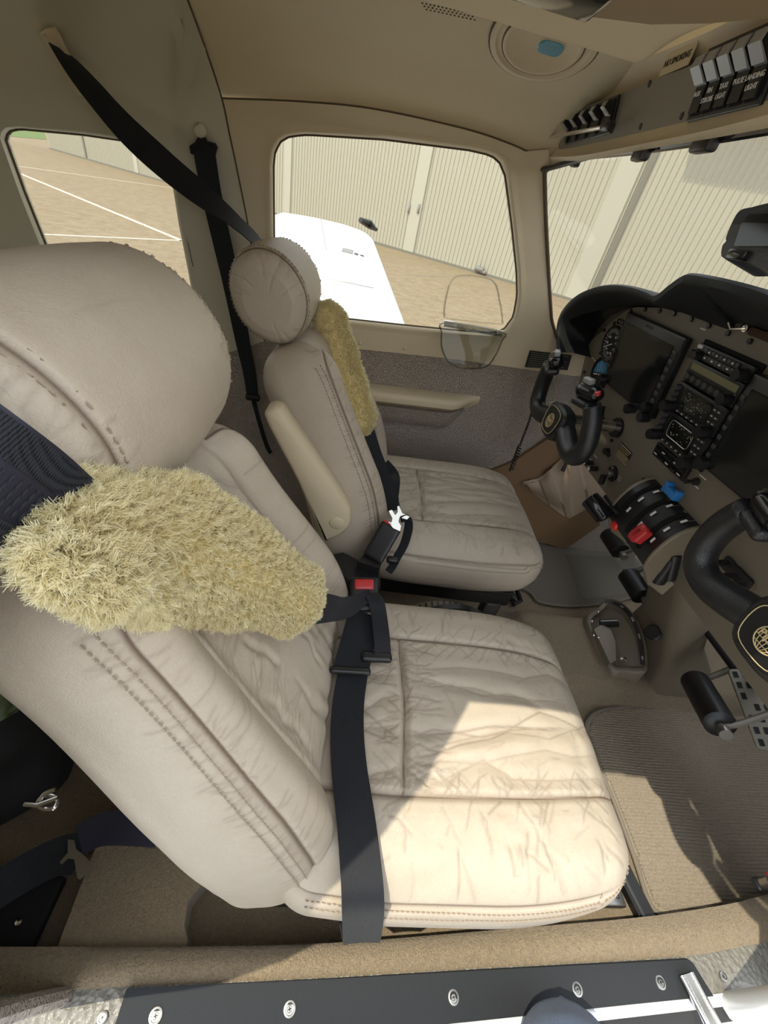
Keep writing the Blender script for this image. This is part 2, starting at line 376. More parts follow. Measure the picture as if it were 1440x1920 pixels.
# armrest with its pocket
ar = np.array([[.02, .505], [.02, .535], [.12, .540], [.30, .528], [.385, .520], [.392, .512], [.38, .503], [.30, .490], [.27, .485], [.02, .487]])
def arm_sec(x):
    k = smooth01((x-.40)/-.10)          # taper to the nose end
    y0 = WY(.5)+.006; d = .062*k+.004; zt = ony(690+ (x-.038)*590, 735+(x-.038)*68, .5)[2]
    h = .034*(.55+.45*k)
    return np.array([[x, y0, zt-h*1.9], [x, y0-d*.55, zt-h*1.05], [x, y0-d*.95, zt-h*.8], [x, y0-d, zt-h*.35], [x, y0-d*.93, zt-.004], [x, y0-d*.75, zt], [x, y0, zt+.004]])
mk('armrest', loft([arm_sec(x) for x in np.linspace(-.20, .398, 34)], close=True, cap0=True, cap1=True), 'cream', wall_left, smooth=50)
pk = []
for x in np.linspace(-.2, .36, 24):
    k = smooth01((.37-x)/.06); y0 = WY(.46)+.006; zt = arm_sec(x)[0][2]
    pk.append(np.array([[x, y0, zt-.052*k-.004], [x, y0-.020*k, zt-.046*k], [x, y0-.028*k, zt-.02*k], [x, y0-.028*k, zt+.01], [x, y0, zt+.012]]))
mk('armrest_pocket', loft(pk, True, True, True), 'vinyl', wall_left, smooth=60)
# side kick panel ahead of the vinyl, brown
# windows -------------------------------------------------------------
def pane(name, loop, m, off=.016):
    c = loop.mean(0); v = np.vstack([loop+[0, off, 0], loop+[0, off+.003, 0]]); n = len(loop)
    return v, [list(range(n)), [n+i for i in range(n)][::-1]]+[[i, (i+1) % n, n+(i+1) % n, n+i] for i in range(n)]
window_1 = mk('window_1', pane('w', WINP[-2], 'window_glass'), 'window_glass', kind='structure', smooth=False)
mk('window_seal', tube(WINP[-2]+[0, .011, 0], .0035, 6, closed=True), 'seam', window_1)
window_2 = mk('window_2', pane('w', WINR[-2], 'window_glass'), 'window_glass', kind='structure', smooth=False)
mk('window_seal', tube(WINR[-2]+[0, .011, 0], .0035, 6, closed=True), 'seam', window_2)
# ceiling ------------------------------------------------------------
_pr = [(WY(z), z) for z in (1.075, 1.09, 1.11, 1.13, 1.15, 1.17, 1.185, 1.20, 1.209, 1.215)]
_pr += [(-.12-y, z) for y, z in _pr[-2:2:-1]]
def ceilz(y):
    a = np.array(_pr); return np.interp(-y, -a[:, 0], a[:, 1])
_sx = np.array([onwall(*q) for q in PW_out[1]])
def ceilf(x, t):
    y = .455 - t*(.455+.457); zs = np.interp(x, _sx[:, 0], _sx[:, 2]); a = max(0, 1-t/.30)
    z = ceilz(y); zz = zs+.0; y0 = WY(zs)
    yy = y if t > .30 else y0*(1-t/.30)+(.455-.30*.912)*(t/.30)
    z2 = ceilz(yy); return (x, yy+.004*a, z2+(zz-ceilz(y0))*a)
xr = float(onwall(385, 90)[0])
ceiling = mk('ceiling', grid(ceilf, np.linspace(xr-.02, .36, 30), np.linspace(0, 1, 44)), 'liner', kind='structure', smooth=True)
def ceilr(x, t): y = .47-t*.93; return (x, y, ceilz(y)-.004+.03*smooth01((.3-y)/.2)*0)
mk('rear_ceiling_panel', grid(ceilr, np.linspace(-1.7, xr-.02, 12), np.linspace(0, 1, 30)), 'cream_rear', ceiling, smooth=True)
# outer roof skin and the starboard side aft of the door (white, seen only from outside)
def skin(x, t): y = .52-t*.985; return (x, y+(.02 if t == 0 else 0), ceilz(y*.9-.006)+.035)
mk('roof_skin', grid(skin, np.linspace(-1.7, .34, 12), np.linspace(0, 1, 30)), 'white_paint', ceiling)
mk('door_header', join(tube([(-.20, -.465, 1.155), (.36, -.465, 1.155)], .017, 8)), 'cream', ceiling)
def stb(x, z): return (x, -.12-WY(z)-.01, z)
XE_Z, XE_X = [-.2, .1, .3, .5, .65, .8, .9, .98, 1.05, 1.10, 1.13, 1.16], [-.27, -.26, -.255, -.245, -.23, -.215, -.21, -.205, -.20, -.185, -.165, -.12]
def stbr(u, z): xe = float(np.interp(z, XE_Z, XE_X)); return (-1.7*(1-u)+xe*u, -.12-float(WY(z))-.01, z)
zz_ = np.r_[np.linspace(-.2, .9, 16), np.linspace(.93, 1.165, 12)]
us_ = np.linspace(0, 1, 25); vf = grid(stbr, us_, zz_); nz_ = len(zz_)
def _hole(i, j): return 2 <= i <= 9 and .62 < zz_[j] < 1.0
vf = (vf[0], [q for k_, q in enumerate(vf[1]) if not _hole(k_ // (nz_-1), k_ % (nz_-1))])
wall_right = mk('wall_right', vf, 'cream_rear', kind='structure', smooth=60)
for n_, (i0_, i1_) in enumerate(((2, 10),)):
    js = [j for j in range(nz_-1) if .62 < zz_[j] < 1.0]; rows = [js[0]]+[j+1 for j in js]
    gv = np.array([[stbr(us_[i], zz_[j]) for j in rows] for i in range(i0_, i1_+1)])-[0, .004, 0]
    w4 = mk('window_%d' % (4+n_), (gv.reshape(-1, 3), [[a*len(rows)+b, (a+1)*len(rows)+b, (a+1)*len(rows)+b+1, a*len(rows)+b+1] for a in range(i1_-i0_) for b in range(len(rows)-1)]), 'window_glass', kind='structure')  # unseen aft window, added to let more sky light into the rear cabin
mk('door_frame_edge', tube([stbr(1, z) for z in zz_], .010, 8), 'vinyl', wall_right)
mk('front_side_panel', grid(stb, np.linspace(.80, 1.3, 8), np.linspace(-.2, .78, 14)), 'vinyl', wall_right)
wall_rear = mk('wall_rear', box((-1.71, -.06, .5), (.02, 1.25, 1.5)), 'cream_rear', kind='structure')
wall_front = mk('wall_front', box((1.31, -.06, .3), (.02, 1.25, 1.0)), 'black_matte', kind='structure')
# floor ------------------------------------------------------------
floor = mk('floor', box((-.2, -.06, -.03), (3.0, 1.22, .06)), 'carpet', kind='structure', smooth=False)
# ================================================================== SEATS
def crease_field(P2, lines, kmin=.0016):
    """P2: Nx2 (or Nx3) surface coordinates; lines: (polyline, depth, half width) -> displacement, darkness"""
    D = np.zeros(len(P2)); K = np.zeros(len(P2))
    for pl, dep, hw, dk in lines:
        pl = np.asarray(pl, float); lo, hi = pl.min(0)-hw*4, pl.max(0)+hw*4
        sel = np.where(np.all((P2 >= lo) & (P2 <= hi), 1))[0]
        if not len(sel): continue
        Q = P2[sel]; d = np.full(len(sel), 9.); n = len(pl)-1; tt = np.zeros(len(sel))
        for i in range(n):
            e, t = segdist(Q, pl[i], pl[i+1]); m = e < d; d[m] = e[m]; tt[m] = (i+t[m])/n
        fade = np.minimum(1, np.minimum(tt, 1-tt)*6+.25)
        g = np.exp(-(d/hw)**2)*fade; D[sel] -= dep*g*1.0; D[sel] += dep*.35*np.exp(-(d/(hw*3))**2)*fade
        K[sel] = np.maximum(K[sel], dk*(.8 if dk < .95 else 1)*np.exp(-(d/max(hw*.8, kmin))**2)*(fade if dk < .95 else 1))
    return D, K
def wig(a, b, n=5, amp=.12, r=None):
    a, b = np.asarray(a, float), np.asarray(b, float); L = np.linalg.norm(b-a); t = np.linspace(0, 1, n)[:, None]
    p = a+(b-a)*t; p[1:-1] += r.normal(0, amp*L/3, (n-2, p.shape[1])); return p
def snap_path(bvh, pts, n):
    out, nn = [], []
    for p in resample(spl(pts, 6), n):
        l, q, _, _ = bvh.find_nearest(Vector(p)); out.append(np.array(l)); nn.append(np.array(q))
    return np.array(out), np.array(nn)
def stitch_rows(P, Nn, offs, pitch=.0062, r=.0010):
    s = np.r_[0, np.cumsum(np.linalg.norm(np.diff(P, axis=0), axis=1))]; k = int(s[-1]/pitch); parts = []
    for o in offs:
        for i in range(k):
            a, b = (i+.12)*pitch, (i+.80)*pitch; q = []
            for t in (a, (a+b)/2, b):
                p = np.array([np.interp(t, s, P[:, j]) for j in range(3)]); n = nrm([np.interp(t, s, Nn[:, j]) for j in range(3)])
                j = min(np.searchsorted(s, t), len(P)-1); tg = nrm(P[j]-P[j-1] if j else P[1]-P[0])
                q.append(p+np.cross(n, tg)*o+n*(.0007 if t in (a, b) else .0012))
            parts.append(tube(q, [r*.6, r, r*.6], 4))
    return join(*parts)
def bvh_of(v, f): return BVHTree.FromPolygons([Vector(p) for p in v], [list(q) for q in f])

def make_seat(label, x0, y0, out, seed, step, group, hsh=0.0, hk=1.0, hkw=1.0):
    """out = -1 when the outboard side is starboard"""
    r = np.random.default_rng(seed)
    root = thing('cockpit_seat', label, 'seat', (x0+.25, y0, .0), group)
    O = np.array([x0, y0, 0])
    # ---- cushion
    hx, hy, hz = .246, .232, .072
    v, f = rbox((2*hx, 2*hy, 2*hz), .058, step); u = v.copy()
    k = np.clip((v[:, 0]-.02)/.235, 0, 1); u[:, 1] *= 1-.17*k**2.2-.05*np.clip(-(v[:, 0]+.1)/.15, 0, 1)
    low = np.clip(-v[:, 2]/hz, 0, 1); u[:, 1] *= 1-.06*low; u[:, 0] -= .02*low*np.clip(v[:, 0]/hx, 0, 1)
    top = np.clip(v[:, 2]/hz, 0, 1)
    u[:, 2] += top*(.020*(1-(v[:, 0]/hx)**2)*(1-(v[:, 1]/hy)**2)) - .022*np.clip((v[:, 0]-.12)/.135, 0, 1)**2*(.3+.7*top) + .012*smooth01((v[:, 0]+.1)/.3)*top
    u[:, 0] += .014*np.clip(v[:, 0]/hx, 0, 1)*(1-(v[:, 1]/hy)**2)
    A, B, C = .118, -.118, -.085
    P2 = v[:, :2].copy()
    L = [([(-.25, A), (-.1, A*1.02), (.05, A), (.255, A*.97)], .007, .0050, 0), ([(-.25, B), (-.1, B*1.02), (.05, B), (.255, B*.97)], .007, .0050, 0),
         ([(C, A), (C+.006, 0), (C, B)], .009, .0060, 0)]
    for pl_ in [q[0] for q in L[:3]]: L.append((pl_, .0015, .0019, 1.0))
    cl = lambda y: float(np.clip(y, B+.003, A-.003))
    for q in range(9):                                    # long soft folds running forward from the middle seam
        y = r.uniform(B*.9, A*.9); w_ = wig((C+.004, y), (r.uniform(.12, .24), cl(y+r.normal(0, .05))), 7, .07, r)
        L.append((w_, r.uniform(.002, .0036), r.uniform(.008, .014), 0)); L.append((w_+[0, .001], .0006, .0017, r.uniform(.35, .7)))
    for q in range(5):
        y = r.uniform(B*.9, A*.9); w_ = wig((C-.004, y), (C-r.uniform(.06, .13), cl(y+r.normal(0, .04))), 6, .07, r)
        L.append((w_, .003, .009, 0)); L.append((w_, .0006, .0017, r.uniform(.35, .65)))
    for q in range(95):                                   # short thin creases off the middle seam
        y = r.uniform(B*.98, A*.98); s = 1 if r.random() < .6 else -1; ln = r.uniform(.012, .075)
        L.append((wig((C+s*.002, y), (C+s*ln, cl(y+r.normal(0, .022))), 5, .12, r), r.uniform(.0003, .0010), r.uniform(.0013, .0022), r.uniform(.2, .65)))
    for sg in (A, B):
        e = np.sign(sg)
        for q in range(95):
            x = r.uniform(-.14, .24); ln = r.uniform(.008, .040); s = -1 if r.random() < .7 else 1; sl_ = r.choice([-1, 1])*r.uniform(.3, 1.3)
            L.append((wig((x, sg+s*e*.001), (x+sl_*ln, sg+s*e*ln), 4, .10, r), r.uniform(.0002, .0008), r.uniform(.0012, .002), r.uniform(.15, .55)))
        for q in range(26):
            x = r.uniform(-.1, .22); y1 = e*r.uniform(.16, .222)
            L.append((wig((x, y1), (x-r.uniform(-.01, .035), y1-e*r.uniform(.015, .05)), 5, .12, r), r.uniform(.0004, .0016), r.uniform(.0014, .0030), r.uniform(.1, .5)))
    for q in range(110):
        p = np.array([r.uniform(-.15, .24), r.uniform(-.2, .2)]); d = r.normal(0, .018, 2)
        L.append((wig(p, p+d, 4, .12, r), r.uniform(.0002, .0005), r.uniform(.0011, .0017), r.uniform(.05, .32)))
    for q in range(8):
        p = np.array([r.uniform(.0, .2), r.choice([A, B])*r.uniform(1.2, 1.7)]); L.append((wig(p, p+r.normal(0, .05, 2), 5, .1, r), .0018, .010, 0))
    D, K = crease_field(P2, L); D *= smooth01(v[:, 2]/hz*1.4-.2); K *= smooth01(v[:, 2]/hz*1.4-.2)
    u[:, 2] += D
    bol = smooth01((np.abs(v[:, 1])-.118)/.03)*top; u[:, 2] += .006*bol
    # boxing seam around the edge
    e = np.exp(-((v[:, 2]-.046)/.0036)**2)*((np.abs(v[:, 1]) > hy-.06) | (v[:, 0] > hx-.06)); nn = np.c_[v[:, 0]/hx, v[:, 1]/hy]; 
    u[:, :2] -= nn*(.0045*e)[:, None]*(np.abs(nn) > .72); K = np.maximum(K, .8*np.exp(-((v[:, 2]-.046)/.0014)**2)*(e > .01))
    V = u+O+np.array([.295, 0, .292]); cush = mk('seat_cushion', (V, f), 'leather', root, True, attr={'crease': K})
    bv = bvh_of(V, f); cc = O+np.array([.295, 0, .292])
    ring = [(-.2, out*.23, .046), (0, out*.232, .046), (.1, out*.222, .046), (.2, out*.185, .036), (.235, out*.15, .03), (.25, 0, .026), (.235, -out*.15, .03), (.2, -out*.185, .036), (.1, -out*.222, .046), (-.1, -out*.23, .046)]
    P, Nn = snap_path(bv, np.array(ring)+cc, 160)
    mk('stitching', stitch_rows(P, Nn, (-.0055, .0055)), 'stitch', cush, kind='stuff')
    # ---- backrest
    th = math.radians(27); ub = np.array([-math.sin(th), 0, math.cos(th)]); fb = np.array([math.cos(th), 0, math.sin(th)])
    hx, hy, hz = .080, .216, .285
    v, f = rbox((2*hx, 2*hy, 2*hz), .070, step); u = v.copy(); t = v[:, 2]/hz
    wtap = 1-.25*smooth01((t+.35)/1.3)-.05*np.clip(-t-.5, 0, 1); u[:, 1] *= wtap
    u[:, 0] *= 1-.20*smooth01((t+.2)/1.2)
    fr = smooth01(v[:, 0]/hx*.9+.1); ay = np.abs(v[:, 1])/hy
    u[:, 0] += fr*(.030*smooth01((ay-.45)/.35)-.012*(1-ay**2)*smooth01((1-np.abs(t))/.5))
    u[:, 0] += .018*fr*np.exp(-((t+.45)/.3)**2)*(1-ay**2)        # lumbar
    P3 = np.c_[v[:, 1], v[:, 2]]; L = []
    for s in (-1, 1):
        L.append(([(s*.120, .27), (s*.128, 0), (s*.110, -.27)], .006, .005, 0)); L.append((L[-1][0], .001, .0018, .8))
        for q in range(60):
            z = r.uniform(-.26, .2); L.append((wig((s*.122, z), (s*(.122-r.uniform(.02, .1)), z+r.normal(.02, .03)), 5, .12, r), r.uniform(.0003, .0012), r.uniform(.0014, .0026), r.uniform(.1, .45)))
    for q in range(12): 
        y = r.uniform(-.1, .1); z = r.uniform(-.24, .1); L.append((wig((y, z), (y+r.normal(0, .02), z+r.uniform(.06, .16)), 6, .1, r), r.uniform(.0015, .0045), r.uniform(.005, .011), .15))
    D, K = crease_field(P3, L); D *= fr; K *= smooth01(v[:, 0]/hx*1.5-.4); u[:, 0] += D
    # seam where the side bolster meets the face
    P4 = np.c_[v[:, 0], v[:, 2]]; sid = (np.abs(v[:, 1]) > hy*.60)
    L = []
    xs = .060
    for s in (-1, 1):
        L = [([(xs, -.30), (xs, .30)], .0040, .0040, 0), ([(xs, -.30), (xs, .30)], .001, .0016, 1.0)]
        for q in range(150):
            z = r.uniform(-.25, .27); L.append((wig((xs+.002, z), (xs+r.choice([-1, -1, 1])*r.uniform(.006, .026), z+r.normal(.003, .008)), 4, .13, r), r.uniform(.0002, .0006), r.uniform(.0011, .0016), r.uniform(.1, .4)))
        D2, K2 = crease_field(P4, L); m = sid & (np.sign(v[:, 1]) == s); u[m, 1] += s*D2[m]; K[m] = np.maximum(K[m], K2[m])
    u[:, 0] -= .085*np.clip(-t, 0, 1)**1.6; u[:, 2] -= .022*np.clip(-t, 0, 1)**2
    bc = O+np.array([-.018, 0, .475]); V = bc+u[:, :1]*fb+u[:, 1:2]*np.array([0, 1, 0])+u[:, 2:]*ub
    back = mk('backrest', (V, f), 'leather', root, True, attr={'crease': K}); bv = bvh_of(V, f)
    for s in (-1, 1):
        Q = []
        for tt in np.linspace(-.9, .92, 14):
            i = np.argmin((v[:, 0]-xs)**2+(v[:, 1]-s*hy)**2+(v[:, 2]-tt*hz)**2); Q.append(V[i])
        P, Nn = snap_path(bv, Q, 120); mk('stitching', stitch_rows(P, Nn, (-.0055, .0055)), 'stitch', back, kind='stuff')
    # ---- headrest: a fat roll with stitched disc ends
    rx, rz, hy = .080, .097, .122; na = int(2*math.pi*.09/step); nb = 15
    pr = [(0.0, hy+.004)]+[(k_, hy+.004-.006*k_**2) for k_ in np.linspace(.05, .62, int(.06/step))]+[(.62+.38*math.sin(a_), hy-.040+.040*math.cos(a_)-.0005) for a_ in np.linspace(.12, math.pi/2, int(.05/step))]
    body_ = [(1+.03*(1-(y_/(hy-.042))**2), y_) for y_ in np.linspace(hy-.043, -(hy-.043), int(.165/step))]
    pr = np.array(pr+body_+[(k_, -y_) for k_, y_ in pr[::-1]]); an = np.arange(na)*2*math.pi/na
    sp_ = np.r_[0, np.cumsum(np.hypot(np.diff(pr[:, 0])*.09, np.diff(pr[:, 1])))]
    ca, sa = np.cos(an), np.sin(an); ex = rx*ca*(1-.20*np.clip(-sa, 0, 1)**2); ez = rz*sa*(1-.06*np.clip(-sa, 0, 1))
    v = np.stack([pr[:, :1]*ex[None], np.repeat(pr[:, 1:], na, 1), pr[:, :1]*ez[None]], 2).reshape(-1, 3)
    I, J = np.meshgrid(np.arange(len(pr)-1), np.arange(na), indexing='ij'); I, J = I.ravel(), J.ravel(); f = np.stack([I*na+J, (I+1)*na+J, (I+1)*na+(J+1) % na, I*na+(J+1) % na], 1)[:, ::-1]
    sv = np.repeat(sp_, na); av = np.tile(an, len(pr)); iseam = [int(np.argmin(np.abs(pr[:, 0]-.955)+(pr[:, 1] < 0)*9)), int(np.argmin(np.abs(pr[:, 0]-.955)+(pr[:, 1] > 0)*9))]
    D = np.zeros(len(v)); K = np.zeros(len(v)); P5 = np.c_[sv, av*.09]
    for i_ in iseam:
        s0_ = sp_[i_]; D -= .0034*np.exp(-((sv-s0_)/.0038)**2); K = np.maximum(K, np.exp(-((sv-s0_)/.0022)**2)); L = []; inwd = 1 if s0_ > sp_[-1]/2 else -1
        for q in range(110):
            a_ = r.uniform(0, 6.28)*.09; s = inwd if r.random() < .65 else -inwd
            L.append((wig((s0_+s*.001, a_), (s0_+s*r.uniform(.005, .028), a_+r.normal(0, .010)), 5, .13, r), r.uniform(.0002, .0006), r.uniform(.0011, .0017), r.uniform(.1, .45)))
        for q in range(8):
            a_ = r.uniform(0, 6.28)*.09; w_ = wig((s0_+inwd*.004, a_), (s0_+inwd*r.uniform(.04, .075), a_+r.normal(0, .02)), 6, .1, r); L.append((w_, .0012, .006, 0)); L.append((w_, .0003, .0014, .3))
        D2, K2 = crease_field(P5, L); D += D2; K = np.maximum(K, K2)
    L = []
    for q in range(14):
        a_ = r.uniform(.1, 6.1)*.09; s0_ = r.uniform(sp_[iseam[0]], sp_[iseam[1]]); L.append((wig((s0_-.03, a_), (s0_+.03, a_+r.normal(0, .015)), 5, .1, r), .0004, .0015, r.uniform(.1, .3)))
    D2, K2 = crease_field(P5, L); D += D2; K = np.maximum(K, K2)
    nn = v/np.array([rx, hy, rz])**1.0; nn = nn*np.c_[pr[:, 0]**2][:, [0]].repeat(na, 0) if False else nn; nn /= np.linalg.norm(nn, axis=1)[:, None]+1e-9; u = v+nn*D[:, None]
    hc = O+np.array([-.018, 0, .475])+ub*(.362-hsh*.02)+fb*(.014+hsh)
    V = hc+u[:, :1]*fb*hk+u[:, 1:2]*np.array([0, hkw, 0])+u[:, 2:]*ub*hk
    qf = f[len(f)//2]; fn = np.cross(V[qf[1]]-V[qf[0]], V[qf[2]]-V[qf[0]])
    if fn @ (V[qf[0]]-hc) < 0: f = f[:, ::-1].copy()
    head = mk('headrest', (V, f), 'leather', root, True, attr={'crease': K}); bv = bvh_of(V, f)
    for i_ in iseam:
        Q = V[i_*na:(i_+1)*na][::max(1, na//60)]; P, Nn = snap_path(bv, Q, 160); mk('stitching', stitch_rows(P, Nn, (-.0055, .0055)), 'stitch', head, kind='stuff')
    for s in (-.06, .06):
        p = O+np.array([-.018, s, .475])+ub*.25; mk('headrest_post', tube([p, p+ub*.09], .006, 8), 'dark_steel', root)
    # ---- seat frame under the cushion, slides, feet on the rails
    for s in (-1, 1):
        y = y0+s*.165
        mk('seat_slide', box((x0+.27, y, .190), (.46, .030, .055), .006), 'black', root)
        for dx in (.08, .46): mk('seat_foot', box((x0+dx, y, .0925), (.045, .036, .155), .005), 'dark_steel', root)
    mk('seat_pan', box((x0+.27, y0, .222), (.45, .38, .012), .004), 'black', root)
    mk('adjuster_bar', tube([(x0+.52, y0-.17, .165), (x0+.55, y0-.15, .160), (x0+.55, y0+.15, .160), (x0+.52, y0+.17, .165)], .007, 8), 'black', root)
    return root
PX, NX, PY, NY = .0, -.072, .215, -.375
pilot = make_seat('tan leather seat farther from the door, flat armrest folded up along its side', PX, PY, 1, 3, .0036, 'cockpit seats', -.006, .88, .92)
copilot = make_seat('large near tan leather seat half in sun, beside the door sill', NX, NY, -1, 11, .0022, 'cockpit seats', .046, .94, 1.06)
# folded armrest of the far seat (a paddle hinged low on the backrest side)
ya = PY-.222
apx = [(497, 772), (512, 764), (528, 770), (545, 795), (600, 872), (650, 945), (657, 965), (655, 985), (640, 1000), (618, 1010), (604, 1004), (560, 905), (520, 830), (500, 790)]
ap = np.array([ony(*q, ya-.012) for q in spl(apx, 3, True)])
arm = mk('armrest', T(prism(np.c_[ap[:, 0], ap[:, 2]], -.022, .022, .007), Matrix(((1, 0, 0, 0), (0, 0, -1, ya+.004), (0, 1, 0, 0), (0, 0, 0, 1)))), 'cream', pilot, smooth=50)
p = ony(632, 978, ya-.012); mk('hinge_cap', T(lathe([(0, .003), (.014, .003), (.016, .0015), (.0165, 0)], 24, False), frame((p[0], ya-.0175, p[2]), (0, -1, 0), (1, 0, 0))), 'cream', arm)
# ================================================================== FLOOR, SILL
def strip(inner, outer, z0, z1, n=40, mid=0.0, thick=None):
    a = resample(spl([onz(*q, z0) for q in inner], 6), n); b = resample(spl([onz(*q, z1) for q in outer], 6), n); L = []
    for k in np.linspace(0, 1, 7):
        c = a*(1-k)+b*k; c[:, 2] += mid*4*k*(1-k); L.append(c)
    if thick:
        lo = a.copy(); lo[:, 2] -= thick; lo2 = b.copy(); lo2[:, 2] -= thick; L = [lo]+L+[lo2]
    return loft(L, close=False)
sill_in = [(-250, 1775), (60, 1775), (350, 1775), (620, 1768), (900, 1746), (1180, 1722), (1300, 1706), (1390, 1690), (1500, 1660), (1700, 1610)]
sill_out = [(-250, 1865), (60, 1862), (235, 1850), (620, 1832), (900, 1815), (1180, 1800), (1310, 1790), (1390, 1775), (1500, 1755), (1700, 1715)]
sill = mk('trim_1', strip(sill_in, sill_out, .10, .105, mid=.008, thick=.11), 'carpet', kind='structure', smooth=50)
mk('rear_step_carpet', (lambda a: loft([a+[0, 0, -.06], a], True, False, True))(np.array([onz(*q, .075) for q in [(80, 1850), (140, 1690), (190, 1560), (300, 1440), (460, 1560), (352, 1690), (345, 1735), (352, 1765), (340, 1800)]])), 'carpet', sill, smooth=False)
sv_out = [(-250, 1960), (60, 1955), (235, 1950), (620, 1940), (900, 1912), (1180, 1882), (1310, 1868), (1390, 1857), (1500, 1845), (1700, 1820)]
mk('vinyl_sill_strip', strip(sill_out, sv_out, .1045, .098, mid=.004, thick=.1), 'vinyl_pale', sill, smooth=50)
wh_out = [(-250, 1990), (235, 1985), (620, 1968), (900, 1940), (1180, 1908), (1310, 1893), (1440, 1878), (1700, 1850)]
mk('white_sill_edge', strip(sv_out, wh_out, .099, .092, mid=.004, thick=.05), 'white_paint', sill, smooth=50)
dk_out = [(-250, 2040), (235, 2035), (620, 2020), (900, 1990), (1180, 1945), (1310, 1925), (1440, 1906), (1700, 1875)]
mk('rubber_seal', strip(wh_out, dk_out, .088, .03, thick=.1), 'rubber_dark', sill, smooth=50)
mk('fuselage_skin', strip(dk_out, [(q[0], q[1]+260) for q in dk_out], .03, -.16, thick=.02), 'white_paint', sill, smooth=50)
sc = np.array([onz(*q, z) for q, z in (((237, 1854), .1125), ((620, 1835), .1125), ((900, 1818), .1125), ((1180, 1803), .1125), ((1288, 1797), .1125), ((1300, 1806), .1125), ((1338, 1868), .106), ((1180, 1884), .106), ((900, 1914), .106), ((620, 1943), .106), ((202, 1965), .106))])
scuff = mk('scuff_plate', loft([sc+[0, 0, -.006], sc, (sc-sc.mean(0))*[.997, .96, 1]+sc.mean(0)+[0, 0, .0015]], True, True, True), 'rubber_dark', None, smooth=35)
tag(scuff, 'black scuff plate with silver cross screws along the door sill', 'plate')
def screw(px, z, r, parent, m='steel', cross=True):
    p = onz(*px, z); M = frame(p, (0, -.05, 1), (1, .3, 0))
    o = mk('screw', T(lathe([(0, .0012), (r*.35, .0012), (r*.42, .0004), (r*.62, .0004), (r*.68, .0018), (r*.92, .0015), (r, 0)], 20, False), M), m, parent)
    if cross: mk('screw_slot', T(join(box((0, 0, .0016), (r*.55, r*.13, .0008)), box((0, 0, .0016), (r*.13, r*.55, .0008))), M), 'black', o, smooth=False)
for q in ((292, 1905), (543, 1892), (850, 1870), (1082, 1855), (1238, 1842)): screw(q, .1105, .0085, scuff, 'steel')
screw((1356, 1831), .106, .006, sill); screw((192, 1908), .107, .006, sill)
# chrome latch post standing over the sill
a, b = onz(1287, 1826, .118), onz(1352, 1950, .122); d = nrm(b-a); wv = nrm(np.cross(d, (0, 0, 1)))
lt = thing('door_latch_bar', 'chrome channel bar lying across the end of the scuff plate', 'latch', tuple(a))
for s in (-1, 1): mk('rail', tube([a+wv*s*.0095, b+wv*s*.0095], .0045, 10), 'chrome', lt)
mk('channel', ribbon([a, (a+b)/2, b], wv, .016, .003), 'steel', lt)
# mats
def flatmat(name, px, z, m, label, r=.0045, edge='mat_edge'):
    P = np.array([onz(*q, z) for q in spl(px, 5, True)])
    o = mk(name, loft([P-[0, 0, z-.001], P, (P-P.mean(0))*[.985, .985, 1]+P.mean(0)+[0, 0, .002]], True, False, True), m, None, smooth=30); tag(o, label, 'mat')
    mk('bound_edge', tube(P, r, 8, closed=True), edge, o)
    if m == 'mat_rib':                                     # woven ribs as real relief
        Q = (P-P.mean(0))*[.975, .965, 1]+P.mean(0); xs = np.arange(Q[:, 0].min(), Q[:, 0].max(), .006); ys = np.arange(Q[:, 1].min(), Q[:, 1].max(), .0013)
        X, Y = np.meshgrid(xs, ys, indexing='ij'); ins = np.zeros(X.shape, bool); n = len(Q)
        for i in range(n):
            a, b = Q[i], Q[(i+1) % n]; c = (a[1] > Y) != (b[1] > Y); ins ^= c & (X < (b[0]-a[0])*(Y-a[1])/(b[1]-a[1]+1e-12)+a[0])
        Z = z+.0045+.0016*np.sin(Y/.0065*2*math.pi+1.3*np.sin(X*9)+.8*np.sin(X*31+Y*20))+.0005*rng.normal(0, 1, X.shape); k = X.shape[1]
        I, J = np.meshgrid(np.arange(X.shape[0]-1), np.arange(k-1), indexing='ij'); ok = ins[:-1, :-1] & ins[1:, :-1] & ins[:-1, 1:] & ins[1:, 1:]; I, J = I[ok], J[ok]
        mk('woven_ribs', (np.stack([X, Y, Z], 2).reshape(-1, 3), np.stack([I*k+J, (I+1)*k+J, (I+1)*k+J+1, I*k+J+1], 1)), m, o, smooth=True)
    return o
flatmat('floor_mat', [(1098, 1372), (1106, 1345), (1135, 1330), (1200, 1325), (1330, 1328), (1470, 1335), (1540, 1480), (1530, 1700), (1440, 1705), (1330, 1714), (1262, 1716), (1222, 1700), (1190, 1610), (1150, 1500), (1112, 1415)], .010, 'mat_rib', 'ribbed brown floor mat half in sun in front of the near seat')
fm = flatmat('floor_mat', [(880, 1065), (985, 1105), (1010, 1128), (1060, 1136), (1115, 1134), (1185, 1120), (1290, 1080), (1270, 990), (1120, 930), (1000, 930), (900, 960)], .010, 'carpet_grey', 'grey floor mat with a heel pad in front of the far seat')
hp = np.array([onz(*q, .0135) for q in [(1062, 1040), (1150, 1043), (1192, 1112), (1102, 1124), (1088, 1116)]])
mk('heel_pad', loft([hp-[0, 0, .002], hp], True, False, True), 'heel', fm, smooth=False)
# side kick panel and rudder tunnel ahead of the far wall
kp = np.array([onwall(*q, -.012) for q in [(915, 885), (960, 868), (1040, 815), (1065, 812), (1105, 900), (1125, 985), (1060, 1030), (960, 1000)]])
o = mk('side_kick_panel', loft([kp+[0, .012, 0], kp], True, False, True), 'kick', wall_left, smooth=30)
